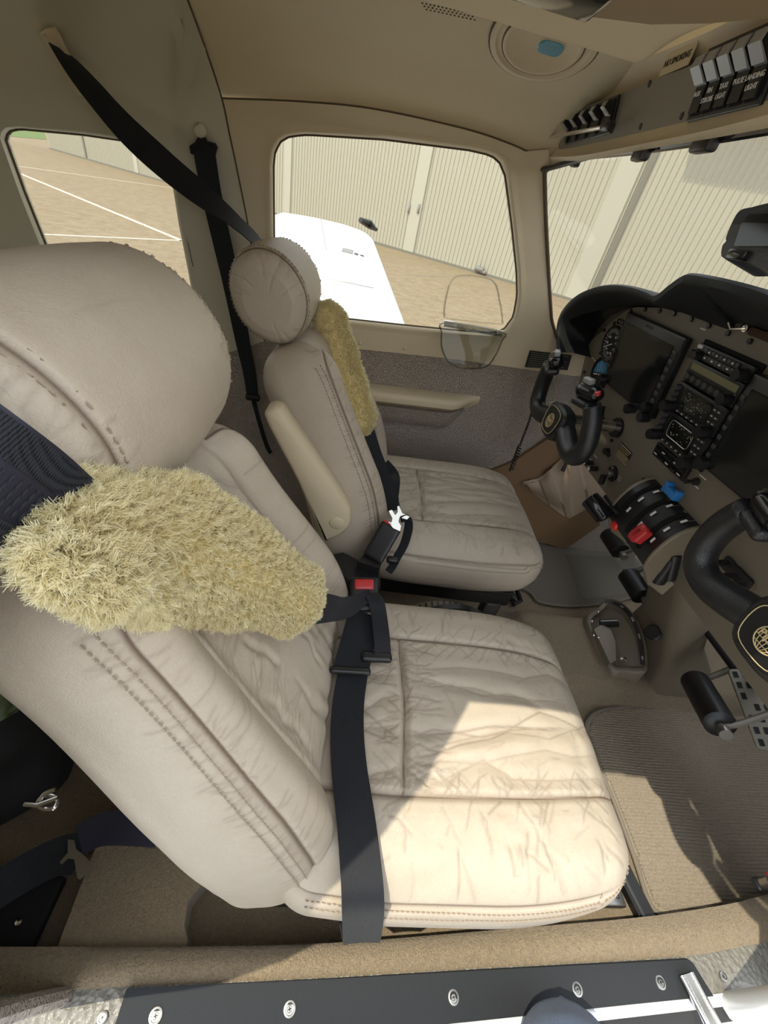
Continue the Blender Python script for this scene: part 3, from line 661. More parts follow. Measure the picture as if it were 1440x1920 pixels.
# map pocket
pk = thing('map_pocket', 'sagging tan leather map pocket on the kick panel under the instrument panel', 'pocket', tuple(onwall(1050, 930, -.04)))
def pocket(u, v):
    top = spl([(983, 905), (1010, 898), (1035, 880), (1062, 852), (1080, 838), (1110, 842)], 8); bot = spl([(1000, 925), (1030, 948), (1062, 970), (1075, 968), (1105, 950), (1140, 920)], 8)
    a = top[int(u*(len(top)-1))]; b = bot[int(u*(len(bot)-1))]; q = a*(1-v)+b*v
    off = -.014-.030*math.sin(math.pi*min(1, v*1.0+.12))*math.sin(math.pi*(.08+.84*u))-.007*math.sin(u*21+v*3)*math.exp(-v*2.2)
    return onwall(q[0], q[1], off)
mk('pouch', grid(pocket, np.linspace(0, 1, 46), np.linspace(0, 1, 24)), 'pocket', pk, smooth=True)
tp = np.array([pocket(u, 0) for u in np.linspace(0, 1, 46)]); mk('drawn_edge', tube(tp, .006+.0015*np.sin(np.arange(46)*1.3), 8), 'pocket', pk)
p = pocket(.56, .1); mk('toggle', tube([p+[-.004, -.008, .02], p+[0, -.010, 0], p+[.002, -.010, -.022]], [.004, .005, .007], 8), 'black', pk)
# seat tracks in front of the seats
for nm, pts, wd, lab in (('seat_track', [(1140, 1565), (1152, 1600), (1180, 1660), (1215, 1728)], .034, 'black seat track with a rivet at the outer corner of the near seat'), ('seat_track', [(905, 1092), (945, 1105), (972, 1130)], .03, 'dark seat track in front of the inner edge of the far seat')):
    P = np.array([onz(*q, .016) for q in pts]); P = resample(P, 10); o = thing(nm, lab, 'track', tuple(P[0])); wv = np.cross(nrm(P[-1]-P[0]), (0, 0, 1))
    mk('rail', ribbon(P, wv, wd, .014), 'black', o); mk('rail_lip', ribbon(P+wv*wd*.3+[0, 0, .008], wv, .006, .006), 'dark_steel', o)
    q = P[3]+[0, 0, .008]; mk('rivet', T(lathe([(0, .003), (.004, .002), (.005, 0)], 12, False), frame(q, (0, 0, 1), (1, 0, 0))), 'chrome', o)
    if pts[0][0] > 1000:
        q = onz(1142, 1682, .02); br = mk('bracket', box(q, (.05, .03, .02), .003), 'steel', o)
        for dx in (-.01, .012): mk('rivet', T(lathe([(0, .003), (.003, .002), (.004, 0)], 12, False), frame(q+[dx, 0, .010], (0, 0, 1), (1, 0, 0))), 'dark_steel', br)
# ================================================================== INSTRUMENT PANEL
PNn = nrm([-.987, 0, -.158]); PUP = nrm([-.158, 0, .987]); PO = np.array([.612, .340, .883])
def PP(x, y, off=0.0): return onplane(x, y, PO+PNn*off, PNn)
def st(x, y, off=0.0): p = PP(x, y, off)-PO; return -float(p[1]), float(p @ PUP)       # s to starboard, t up
def PF(s, t, off=0.0): return PO+np.array([0, -s, 0])+PUP*t+PNn*off
def PMt(s, t, off=0.0): return frame(PF(s, t, off), PNn, (0, -1, 0))                    # x starboard, y up, z aft
def PMp(px, off=0.0): return PMt(*st(*px), off)
panel = thing('instrument_panel', 'olive grey instrument panel with large dark screens and a central radio stack', 'panel', (.66, -.06, .45))
s0, s1 = -.185, .96; tb = st(1150, 945)[1]
edge = [st(*q) for q in [(1100, 655), (1108, 640), (1122, 615), (1145, 592), (1170, 580), (1195, 576), (1240, 577), (1285, 588), (1330, 606), (1376, 619), (1392, 607), (1405, 598), (1440, 594)]]
smid = PO[1]+.06
half = [(s, t) for s, t in edge if s < smid]
out = [(st(1064, 828)[0], tb), (st(1075, 760)[0]+.004, st(1075, 760)[1]), ]+half+[(2*smid-s, t) for s, t in half[::-1]]
out += [(2*smid-out[1][0], out[1][1]), (2*smid-out[0][0], tb)]
mk('panel_face', T(prism(np.array(out), -.012, 0), PMt(0, 0)), 'panel', panel, smooth=False)
def pbox(name, tl, br, d, m, parent, b=.002, base=0.0):
    (a, c), (e, f) = tl, br; return mk(name, T(box(((a+e)/2, (c+f)/2, base+d/2), (abs(e-a), abs(c-f), d), b), PMt(0, 0)), m, parent)
def pcyl(name, st_, r, d, m, parent, base=0.0, taper=.92, n=20, rim=None):
    return mk(name, T(lathe([(r, 0), (r, d*.8), (r*taper, d), (0, d)], n, False), PMt(*st_, base)), m, parent)
def ptext(txt, size, st_, off, parent, m='white_print', rot=0):
    M = PMt(*st_, off) @ Matrix.Rotation(rot, 4, 'Z'); return text(txt, size, m, M, parent)
# --- two big displays
dTL, dBR = st(1189, 584), st(1230, 787); dw, dh = dBR[0]-dTL[0], dTL[1]-dBR[1]
def display(s, t, lab):
    d = pbox('display', (s, t), (s+dw, t-dh), .016, 'black', panel, .004); d['label'] = lab
    e = pbox('screen', (s+dw*.075, t-dh*.135), (s+dw*.895, t-dh*.965), .0012, 'screen', d, 0, .0162)
    mk('screen_rim', T(join(*[box(c, z, 0) for c, z in (((s+dw*.485, t-dh*.13, .0168), (dw*.84, .002, .002)), ((s+dw*.485, t-dh*.97, .0168), (dw*.84, .002, .002)), ((s+dw*.071, t-dh*.55, .0168), (.002, dh*.84, .002)), ((s+dw*.899, t-dh*.55, .0168), (.002, dh*.84, .002)))]), PMt(0, 0)), 'black_gloss', d, smooth=False)
    for i in range(7): pbox('key', (s+dw*.92, t-dh*(.16+i*.098)), (s+dw*.975, t-dh*(.215+i*.098)), .004, 'grey_button', d, .001, .015)
    for i in range(7): pbox('key', (s+dw*.012, t-dh*(.2+i*.105)), (s+dw*.05, t-dh*(.25+i*.105)), .003, 'grey_button', d, .001, .015)
    for fx, fy in ((.93, .87), (.945, 1.0), (.04, .95), (.70, 1.03)): pcyl('knob', (s+dw*fx, t-dh*fy), .0115, .020, 'black', d, .010)
    ptext('AVIDYNE', .0075, (s+dw*.46, t-dh*.06), .0162, d, 'grey_button')
    return d
display(dTL[0], dTL[1], 'dark screen on the far side of the radio stack')
display(st(1440, 690)[0]-.002, dTL[1]-.004, 'dark screen on the near side of the radio stack')
# --- radio stack
rs0, rs1 = st(1326, 642)[0], st(1437, 681)[0]; rw = rs1-rs0
ts = [st(1326, 641)[1], st(1309, 669)[1], st(1289, 711)[1], st(1265, 761)[1], st(1241, 816)[1], st(1226, 856)[1]]
pbox('stack_frame', (rs0-.004, ts[0]+.004), (rs1+.004, ts[4]-.004), .004, 'black_matte', panel, .001)
def unit(i, lab, d=.010):
    o = pbox('radio', (rs0, ts[i]-.0012), (rs1, ts[i+1]+.0012), d, 'black', panel, .0015, .003); o['label'] = lab; return o, ts[i], ts[i]-ts[i+1]
def btn(o, fx, fy, w, h, t, hh, d=.004, m='grey_button', base=.0125, txt=None):
    s = rs0+rw*fx; y = t-hh*fy; b = pbox('button', (s-w/2, y+h/2), (s+w/2, y-h/2), d, m, o, .0008, base)
    pbox('legend', (s-w*.3, y+h*.12), (s+w*.3, y-h*.12), .0003, 'white_print', b, 0, base+d) if txt else None
o, t, h = unit(0, 'audio selector panel')
for i in range(9): btn(o, .20+i*.072, .30, .0075, .0075, t, h, txt=i % 2)
for i in range(8): btn(o, .24+i*.072, .68, .0085, .0085, t, h, txt=(i+1) % 2)
btn(o, .055, .22, .010, .006, t, h, m='white_print')
for fx in (.06, .13): pcyl('knob', (rs0+rw*fx, t-h*.68), .0075, .016, 'black', o, .012)
pcyl('knob', (rs0+rw*.93, t-h*.60), .010, .018, 'black', o, .012)
o, t, h = unit(1, 'transceiver with olive strip display')
pbox('lcd', (rs0+rw*.06, t-h*.14), (rs0+rw*.94, t-h*.42), .001, 'lcd', o, 0, .013)
for i in range(6): pcyl('button', (rs0+rw*(.09+i*.125), t-h*.72), .0062, .006, 'grey_button', o, .012)
pcyl('knob', (rs0+rw*.91, t-h*.72), .010, .018, 'black', o, .012); ptext('KFC', .004, (rs0+rw*.93, t-h*.52), .0132, o)
for i in (2, 3):
    o, t, h = unit(i, 'navigator unit with map screen, upper' if i == 2 else 'navigator unit with map screen, lower', .014)
    sc_ = pbox('screen', (rs0+rw*.20, t-h*.12), (rs0+rw*.78, t-h*.78), .001, 'screen', o, 0, .0170)
    r9 = np.random.default_rng(i); q = []
    for _ in range(40 if i == 2 else 22):
        a, b = r9.uniform(.25, .73), r9.uniform(.2, .7); z = r9.uniform(.0008, .0022); q.append(box((rs0+rw*a, t-h*b, .0182), (z, z, .0004)))
    mk('map_marks', T(join(*q), PMt(0, 0)), 'rocker' if i == 2 else 'gold_print', sc_, smooth=False, kind='stuff')
    if i == 3:
        pr = rrect(rw*.5, h*.52, .008, 6); M = PMt(rs0+rw*.49, t-h*.45, .0185); mk('map_ring', T(tube(np.c_[pr, np.zeros(len(pr))], .0009, 5, closed=True), M), 'steel', sc_)
    for fy in (.2, .42, .64): pcyl('knob', (rs0+rw*.07, t-h*fy), .0055, .010, 'grey_button', o, .016)
    pcyl('knob', (rs0+rw*.09, t-h*.88), .011, .022, 'black', o, .015); pcyl('knob', (rs0+rw*.90, t-h*.90), .012, .022, 'black', o, .015)
    for a in range(3):
        for b in range(2): btn(o, .85+b*.075, .2+a*.2, .007, .005, t, h, base=.0165, txt=1)
    for a in range(5): btn(o, .26+a*.11, .89, .007, .005, t, h, base=.0165, txt=1)
aTL, aBR = st(1240, 829), st(1285, 903); ap = pbox('annunciator_panel', aTL, aBR, .008, 'black', panel, .001)
aw, ah = aBR[0]-aTL[0], aTL[1]-aBR[1]
for a in range(5):
    for b in range(2):
        k = pbox('button', (aTL[0]+aw*(.06+a*.19), aTL[1]-ah*(.12+b*.44)), (aTL[0]+aw*(.20+a*.19), aTL[1]-ah*(.42+b*.44)), .003, 'black_gloss', ap, .0006, .008)
        if (a+b) % 2: pbox('legend', (aTL[0]+aw*(.08+a*.19), aTL[1]-ah*(.22+b*.44)), (aTL[0]+aw*(.17+a*.19), aTL[1]-ah*(.30+b*.44)), .0003, 'white_print', k, 0, .011)
# --- round gauges
def gauge(px, r, lab, kind):
    c = st(*px); g = mk('gauge', T(lathe([(r*1.12, 0), (r*1.12, .004), (r*1.02, .007), (r*.97, .005), (r*.97, .003), (0, .003)], 40, False), PMt(*c)), 'black', panel); g['label'] = lab
    if kind == 'asi':
        q = []
        for i in range(28):
            a = i*2*math.pi/28; q.append(T(box((r*.82, 0, .0034), (r*(.2 if i % 2 else .28), .0012, .0004)), Matrix.Rotation(a, 4, 'Z')))
        mk('dial_marks', T(join(*q), PMt(*c)), 'white_print', g, smooth=False, kind='stuff')
        for a, txt in zip((60, 20, -20, -60, -100, -140, 180, 140), ('40', '60', '80', '100', '120', '140', '160', '180')): text(txt, .008, 'white_print', PMt(c[0]+r*.55*math.cos(math.radians(a)), c[1]+r*.55*math.sin(math.radians(a)), .0034), g, .0002)
        mk('needle', T(T(box((r*.3, 0, .005), (r*1.0, .0022, .0006)), Matrix.Rotation(math.radians(205), 4, 'Z')), PMt(*c)), 'white_print', g, smooth=False)
    else:
        th = np.linspace(math.radians(8), math.radians(172), 20); hs = np.c_[r*.86*np.cos(th), r*.86*np.sin(th)]
        mk('sky_half', T(prism(hs, .003, .0036), PMt(*c) @ Matrix.Rotation(.25, 4, 'Z')), 'sky_glass', g, smooth=False)
        mk('horizon_bar', T(T(join(box((-r*.45, 0, .005), (r*.5, .003, .001)), box((r*.45, 0, .005), (r*.5, .003, .001)), box((0, 0, .005), (.004, .004, .001)), box((0, r*.5, .0045), (.0012, r*.6, .0006)), box((r*.3, r*.4, .0045), (.001, r*.5, .0006)), box((-r*.3, r*.4, .0045), (.001, r*.5, .0006))), Matrix.Rotation(.25, 4, 'Z')), PMt(*c)), 'white_print', g, smooth=False)
    return g
gauge((1148, 646), .040, 'round airspeed gauge with white needle', 'asi')
gauge((1126, 702), .040, 'round attitude gauge with blue upper half', 'att')
# --- small fittings
for q in [(1184, 583), (1211, 580), (1238, 583), (1266, 588), (1298, 599), (1331, 611), (1367, 625), (1395, 614), (1408, 640), (1153, 606), (1134, 619), (1144, 620), (1127, 662), (1097, 698), (1120, 680), (1148, 826)]:
    pcyl('panel_screw', st(*q), .0045, .004, 'black', panel)
pbox('rocker_switch', st(1165, 597), st(1172, 612), .008, 'black_gloss', panel, .001)
pbox('toggle_bank', st(1418, 612), st(1470, 650), .010, 'brown_fur', panel, .003)
a = st(1405, 616); pcyl('key_barrel', a, .006, .008, 'chrome', panel); mk('key', tube([PF(*a, .006), PF(a[0]-.012, a[1]-.004, .02), PF(a[0]-.02, a[1]+.004, .022)], .0022, 6), 'chrome', panel)
for i, q in enumerate([(1104, 857), (1113, 868), (1122, 879)]):
    k = pcyl('push_knob', st(*q), .007, .022, 'black', panel, .004); pcyl('cap', st(*q), .0055, .002, 'white_print', k, .026, .9)
c = st(1141, 846); mk('latch_lever', T(join(lathe([(.008, 0), (.008, .012), (0, .013)], 14, False), box((.012, 0, .010), (.028, .009, .006), .002)), PMt(*c)), 'black', panel)
c = st(1150, 888); k = pcyl('ignition_switch', c, .020, .006, 'black', panel); pcyl('barrel', c, .010, .010, 'steel', k, .006); mk('key', T(join(box((0, -.018, .022), (.016, .026, .012), .004)), PMt(*c)), 'black', k)
text('OFF', .006, 'white_print', PMt(c[0]-.004, c[1]+.014, .0062), k, .0001); text('BOTH', .0045, 'white_print', PMt(c[0]+.030, c[1]+.008, .0004), panel, .0001); text('START', .0045, 'white_print', PMt(c[0]+.030, c[1]+.001, .0004), panel, .0001)
pa, pb = st(1165, 828), st(1178, 862); pl = pbox('placard', (pa[0], pa[1]), (pb[0]+.004, pb[1]), .0008, 'placard', panel, 0)
for i in range(7): pbox('print_line', (pa[0]+.002, pa[1]-.003-i*.0052), (pb[0]+.001-(i % 3)*.004, pa[1]-.0045-i*.0052), .0003, 'gold_print' if i else 'white_print', pl, 0, .0008)
c = st(1215, 912); o = pbox('flap_switch', (c[0]-.010, c[1]+.016), (c[0]+.010, c[1]-.016), .012, 'black', panel, .002)
for d in (-.006, 0, .006): pbox('ridge', (c[0]+d-.0015, c[1]+.017), (c[0]+d+.0015, c[1]-.017), .004, 'black_gloss', o, .0005, .012)
c = st(1192, 945); mk('pull_knob', T(lathe([(.004, 0), (.004, .022), (.006, .024), (.016, .028), (.017, .036), (.014, .040), (0, .041)], 22, False), PMt(*c)), 'black', panel); mk('pull_shaft', T(lathe([(.006, 0), (.006, .016), (.0045, .018), (.0045, .022)], 14), PMt(*c)), 'chrome', panel)
c = st(1307, 903); mk('toggle_switch', T(join(lathe([(.008, 0), (.007, .006), (.003, .007), (.0045, .022), (0, .023)], 14, False)), PMt(*c)), 'black', panel); 
for q, n in (((1318, 895), .018), ((1306, 913), .012), ((1117, 856), .018), ((1108, 862), .016), ((1318, 617), .014), ((1112, 672), .014), ((1115, 676), .012)): 
    c = st(*q); pbox('print_line', (c[0]-n/2, c[1]+.001), (c[0]+n/2, c[1]-.001), .0003, 'white_print', panel, 0)
c = st(1124, 776); v_ = pcyl('air_outlet', c, .022, .010, 'black', panel)
for i in range(6): a = i*math.pi/3; pcyl('screw', (c[0]+.027*math.cos(a), c[1]+.027*math.sin(a)), .0035, .004, 'black', panel)
c = st(1385, 1075); o = pbox('heater_control', (c[0]-.03, c[1]+.012), (c[0]+.03, c[1]-.012), .008, 'black', panel, .003)
for d in (-.02, .01, .03): pcyl('lever_knob', (c[0]+d, c[1]+.004), .005, .03, 'black', o, .008)
for q in ((1372, 1062), (1383, 1058), (1368, 1070)): cc = st(*q); pbox('print_line', (cc[0]-.005, cc[1]+.001), (cc[0]+.005, cc[1]-.001), .0003, 'white_print', panel, 0)
# --- glareshield
XL = .535
gt = [(1047, 655), (1046, 620), (1052, 592), (1066, 570), (1088, 551), (1118, 538), (1150, 533), (1185, 536), (1215, 545), (1235, 552), (1262, 532), (1285, 516), (1300, 512), (1340, 518), (1390, 530), (1440, 546)]
gi = [(1096, 660), (1100, 648), (1108, 634), (1122, 612), (1140, 594), (1160, 582), (1185, 574), (1210, 573), (1240, 576), (1275, 585), (1315, 600), (1345, 611), (1376, 619), (1392, 607), (1405, 598), (1440, 594)]
A = np.array([onx(*q, np.interp(q[0], [1047, 1150, 1300, 1440], [.535, .505, .475, .465])) for q in gt]); B = np.array([PP(*q, .001) for q in gi])
def mirror(P):
    ym = -.06; k = P[P[:, 1] > ym+.012]; m = k[::-1].copy(); m[:, 1] = 2*ym-m[:, 1]; return np.vstack([k, m])
keep = (A[:, 1] > -.05) & (B[:, 1] > -.05); A, B = A[keep], B[keep]
def mir(P): m = P[::-1].copy(); m[:, 1] = -.12-m[:, 1]; return np.vstack([P, m])
A, B = spl(mir(A), 5), spl(mir(B), 5)
cen = np.array([XL, -.06, .70]); inw = nrm
A2 = A+(cen-A)*np.array([0, .025, .045]); A1 = A+(cen-A)*np.array([0, .006, .012]); A1[:, 0] -= .006; A2[:, 0] -= .004
A3 = A+(cen-A)*np.array([0, .034, .060]); A3[:, 0] += .004
F1 = A.copy(); F1[:, 0] += .012; F2 = A.copy(); F2[:, 0] = .72; F2[:, 2] -= .008; F3 = A.copy(); F3[:, 0] = .98; F3[:, 2] = np.minimum(F3[:, 2]-.05, .83); F3[:, 1] = (F3[:, 1]+.06)*.97-.06
gs = thing('glareshield', 'black padded hood over the instrument panel', 'glareshield', (.6, -.06, .9))
mk('hood', loft([F3, F2, F1, A, A1, A2, A3, B], close=False), 'glare_vinyl', gs, smooth=50)
# ================================================================== WINDSCREEN, OVERHEAD
Tl = np.array([onwall(*q) for q in [(1021, 316), (1023, 400), (1029, 520), (1034, 600), (1044, 634)]])
tz = 1.115
def wsc(u, v):
    # u across (port to starboard), v down
    sx = math.sin(math.pi*u)
    e = np.array([np.interp(v, np.linspace(0, 1, 5), Tl[:, i]) for i in range(3)]); e2 = e.copy(); e2[1] = -.12-e2[1]
    p = e*(1-u)+e2*u; p[0] += .04*sx**.6*(1-v)*.6+.50*sx**.7*v**1.1; p[2] += .02*sx*(1-v); return p
window_3 = mk('window_3', grid(wsc, np.linspace(0, 1, 40), np.linspace(0, 1, 16)), 'windscreen_glass', kind='structure', smooth=True)
mk('window_seal', tube([wsc(0, v) for v in np.linspace(0, 1, 20)], .0045, 6), 'seam', window_3)
mk('window_seal', tube([wsc(u, 0)+[-.004, 0, -.002] for u in np.linspace(0, 1, 30)], .005, 6), 'black', window_3)
mk('window_seal', tube([wsc(1, v) for v in np.linspace(0, 1, 20)], .0045, 6), 'seam', window_3)
# outer skin post on the starboard windscreen side, cowl deck
trim_2 = mk('trim_2', tube([wsc(1, v)+[-.02, -.004, 0] for v in np.linspace(0, 1, 20)], .016, 10), 'cream', kind='structure')
mk('roof_corner', tube(spl([(.20, -.468, 1.156), (.31, -.475, 1.150), (.335, -.52, 1.130), wsc(1, 0)+np.array([-.02, -.004, 0])], 6), .018, 10), 'cream', trim_2)
mk('side_sill_post', tube([wsc(1, 1)+np.array([-.02, -.004, 0]), np.array([.66, -.66, .45]), np.array([.72, -.665, .10])], .018, 10), 'white_paint', trim_2)
# header moulding that carries the switch plate
XO = .33
def hdr(px, dx=0.0): return onx(*px, XO+dx)
low = [(988, 318), (1022, 312), (1090, 302), (1200, 282), (1320, 262), (1440, 240), (1600, 205)]
mid = [(1000, 290), (1028, 278), (1090, 283), (1200, 264), (1320, 236), (1440, 200), (1600, 150)]
upm = [(1010, 268), (1042, 238), (1070, 208), (1180, 158), (1320, 112), (1440, 58), (1600, -10)]
upp = [(1015, 262), (1048, 226), (1078, 192), (1180, 142), (1320, 88), (1440, 26), (1600, -50)]
N_ = 40
def hl(px, dx):
    q = [hdr(p_, dx) for p_ in px]; q.append(np.array([q[-1][0], -.40, q[-1][2]-.008])); q.append(np.array([q[-1][0], -.52, q[-1][2]-.03])); return resample(spl(q, 6), N_)
HL = [hl(low, .035), hl(low, .005), (hl(low, -.004)*.5+hl(mid, -.004)*.5)+[-.004, 0, 0], hl(mid, -.002), hl(upm, .003), hl(upp, -.004), hl(upp, -.012)+[0, 0, .012]]
def clampy(P): P = P.copy(); P[:, 1] = np.minimum(P[:, 1], .45); return P
trim_3 = mk('trim_3', loft([clampy(q) for q in HL], close=False), 'cream', kind='structure', smooth=60)
fp = wl([(985, 284), (1028, 280), (1034, 318), (1020, 328), (1004, 312)], -.004); mk('corner_filler', loft([fp+[0, .01, 0], fp], True, False, True), 'cream', trim_3, smooth=False)
# --- overhead switch plate
ON = nrm(np.cross(onx(1300, 200, XO)-onx(1100, 280, XO-.002), onx(1100, 190, XO+.006)-onx(1100, 280, XO-.002)));
OO = onx(1250, 195, XO-.004)
e1 = nrm(onx(1440, 130, XO)-onx(1100, 230, XO)); e1 = nrm([0, e1[1], e1[2]*.3]); ON = nrm(np.cross(e1, [-.22, 0, 1])); ON = ON if ON[0] < 0 else -ON; e2 = np.cross(ON, e1)
if e2[2] < 0: e2 = -e2
def OP(x, y, off=0.0): p = onplane(x, y, OO+ON*off, ON)-OO; return float(p @ e1), float(p @ e2)
def OM(a, b, off=0.0): return frame(OO+e1*a+e2*b+ON*off, ON, e1)
oh = thing('overhead_switch_panel', 'grey overhead switch panel above the windscreen', 'switch panel', tuple(OO))
pol = np.array([OP(*q) for q in [(1048, 284), (1056, 215), (1175, 172), (1300, 122), (1440, 66), (1620, -10), (1620, 140), (1440, 190), (1300, 232), (1175, 262)]])
mk('plate', T(prism(pol, -.006, .002), OM(0, 0)), 'plate_grey', oh, smooth=False)
SWM = Matrix(((0, 0, 1, 0), (1, 0, 0, 0), (0, 1, 0, 0), (0, 0, 0, 1)))
def sw_group(cs, w, h, labels):
    C2 = np.array([OP(*c) for c in cs]); mn, mx = C2.min(0), C2.max(0); L_ = np.linspace(mn[0], mx[0], len(cs)); yv = C2[:, 1].mean()
    fr_ = mk('switch_frame', T(box(((mn[0]+mx[0])/2, yv, .004), (mx[0]-mn[0]+w*1.7, h*1.22, .004), .001), OM(0, 0)), 'black', oh, smooth=False)
    for i, a in enumerate(L_):
        M = OM(a, yv, .006); mk('switch_well', T(box((0, 0, -.001), (w*1.12, h*1.06, .003), .0005), M), 'black_matte', fr_, smooth=False)
        mk('rocker', T(prism(np.array([(-h*.48, 0), (-h*.48, .004), (-h*.02, .003), (h*.28, .014), (h*.48, .010), (h*.48, 0)]), -w/2, w/2), M @ SWM), 'black', fr_, smooth=False)
        mk('rocker_cap', T(prism(np.array([(h*.02, .0045), (h*.28, .0150), (h*.47, .0112), (h*.46, .0135), (h*.285, .0168), (h*.0, .0062)]), -w*.48, w*.48), M @ SWM), 'rocker', fr_, smooth=False)
        for j, tx in enumerate(labels[i].split('|')):
            if tx: text(tx, w*.34, 'white_print', M @ Matrix.Translation((0, -h*.16-j*w*.42, .0048)), fr_, .0002)
sw_group([(1073, 246), (1094, 238), (1114, 230), (1134, 221), (1154, 212)], .0115, .034, ['']*5)
sw_group([(1330, 164), (1358, 152), (1387, 139), (1418, 125), (1450, 110)], .0165, .046, ['AUX', 'FIN|STROBE', 'TAXI|LIGHT', 'PULSE', 'LANDING|LIGHT'])
for q in ((1221, 157), (1307, 125), (1204, 237), (1282, 217)): mk('screw', T(lathe([(0, .0012), (.003, .0012), (.0038, 0)], 12, False), OM(*OP(*q), .002)), 'black', oh)
# lever with black knobs in front of the first group
a, b, c = OM(*OP(1030, 253), .02).translation, OM(*OP(1052, 257), .024).translation, OM(*OP(1165, 236), .022).translation
lv = thing('overhead_lever', 'thin chrome rod with black knobs in front of the small overhead switches', 'lever', tuple(b))
mk('rod', tube([np.array(a), np.array(b), np.array(c)], .0028, 8), 'chrome', lv)
mk('knob', T(lathe([(0, -.012), (.010, -.011), (.011, 0), (.010, .011), (0, .012)], 18, False), frame(np.array(a), np.array(b)-np.array(a), (0, 0, 1))), 'black', lv)
cc = np.array(c); dd = nrm(np.array(c)-np.array(b)); mk('tip', tube([cc-dd*.014, cc-dd*.01, cc+dd*.016, cc+dd*.02], [.003, .0055, .0065, .004], 10), 'black', lv)
# NO SMOKING placard on the moulding
p0, p1 = hdr((1248, 122), -.009), hdr((1296, 100), -.009); ex = nrm(p1-p0)
pm = frame((p0+p1)/2, np.cross(ex, nrm(hdr((1270, 90), -.006)-hdr((1276, 122), -.006))), ex)
if (pm.to_3x3() @ Vector((0, 0, 1)))[0] > 0: pm = frame((p0+p1)/2, -np.cross(ex, nrm(hdr((1270, 90), -.006)-hdr((1276, 122), -.006))), ex)
pcard = tag(mk('placard', T(box((0, 0, 0), (.062, .020, .0012)), pm), 'cream', None, smooth=False), 'NO SMOKING placard on the moulding over the windscreen', 'placard'); text('NO SMOKING', .0088, 'placard', pm @ Matrix.Translation((0, 0, .0012)), pcard, .0002)
# black sun visor clips under the moulding
for i, (q, w_) in enumerate((((1081, 299), .020), ((1205, 283), .030), ((1326, 262), .034))):
    p = onx(*q, XO+.012); o = thing('visor_clip', ['smallest black visor clip under the overhead moulding, by the far post', 'middle black visor clip under the overhead moulding', 'largest black visor clip under the overhead moulding, nearest the door'][i], 'clip', tuple(p), 'visor clips')
    mk('bracket', box(p, (.014, w_, .022), .003), 'black', o); mk('hinge', tube([p+[.004, -w_*.5, .004], p+[.004, -w_*1.1, .006]], .006, 8), 'black_gloss', o); mk('bolt', T(lathe([(.004, 0), (.004, .006), (0, .007)], 10, False), frame(p+[-.002, -w_*1.15, .006], (-1, 0, 0), (0, 1, 0))), 'chrome', o)
mk('visor_rod', tube([onx(1060, 298, XO+.02), onx(1200, 282, XO+.02), onx(1330, 262, XO+.02), onx(1500, 232, XO+.02)], .005, 8), 'black_gloss', trim_3)
# overhead duct along the roof centre
def duct(x, t):
    k = smooth01((.262-x)/.035); y = .0-.42*t; e = smooth01((y+.105)/.085)+smooth01((-.33-y)/.08); z = 1.128+.004*math.sin(y*30); return (x, y, (1.212-.002*abs(y)*0)*(1-k*(1-min(1, e)))+z*k*(1-min(1, e)))
mk('overhead_duct', grid(duct, np.r_[np.linspace(-1.0, .12, 8), np.linspace(.14, .264, 16)], np.linspace(0, 1, 46)), 'liner', ceiling, smooth=True)
bp = [onz(*q, 1.1215) for q in [(1040, 12), (1110, 32), (1220, 46), (1330, 44), (1460, 32), (1700, -40), (1500, -260), (1000, -120)]]
mk('duct_recess', loft([np.array(bp)+[0, 0, .004], np.array(bp)], True, False, True), 'duct_dark', ceiling, smooth=False)
p = onz(1036, 0, 1.1195); d_ = mk('overhead_light', box(p+[-.01, -.022, .0], (.085, .05, .012), .004), 'black_gloss', ceiling)
# round air vent in the headliner
def onceil(x, y, off=0.0):
    r_ = ray(x, y)
    for t in np.linspace(.0003, .003, 3000):
        p = CAM+r_*t
        if p[2] > ceilz(p[1])-off and p[1] > -.1: return p
    return CAM+r_*.001
vc = onceil(1020, 78, .002); vent = mk('air_vent', T(lathe([(.075, 0), (.074, .004), (.066, .005), (.064, .003), (.058, .003), (.055, .006), (.050, .006), (.046, .002), (0, .002)], 44, False), frame(vc, (0, -.30, -1), (1, 0, 0))), 'cream', ceiling, smooth=50)
mk('vent_ring', T(tube(np.c_[circ(.056, 44), np.full(44, .0045)], .0014, 6, closed=True), frame(vc, (0, -.30, -1), (1, 0, 0))), 'seam', vent); mk('vent_ring', T(tube(np.c_[circ(.075, 44), np.full(44, .002)], .0016, 6, closed=True), frame(vc, (0, -.30, -1), (1, 0, 0))), 'seam', vent)
mk('vent_reflection', T(prism(rrect(.036, .024, .010, 5)+[.012, -.004], .001, .004, .001), frame(vc, (0, -.30, -1), (1, 0, 0))), 'reflection_blue', vent)  # blue reflection in the vent, painted on as a small plate
r5 = []
for i in range(13):
    for j in range(3): q = onceil(792+i*7.5+j*4, 6+i*1.6+j*6, .0005); r5.append(T(lathe([(.0016, 0), (0, .0006)], 6, False), frame(q, (0, -.3, -1), (1, 0, 0))))
mk('speaker_holes', join(*r5), 'seam', ceiling, kind='stuff')

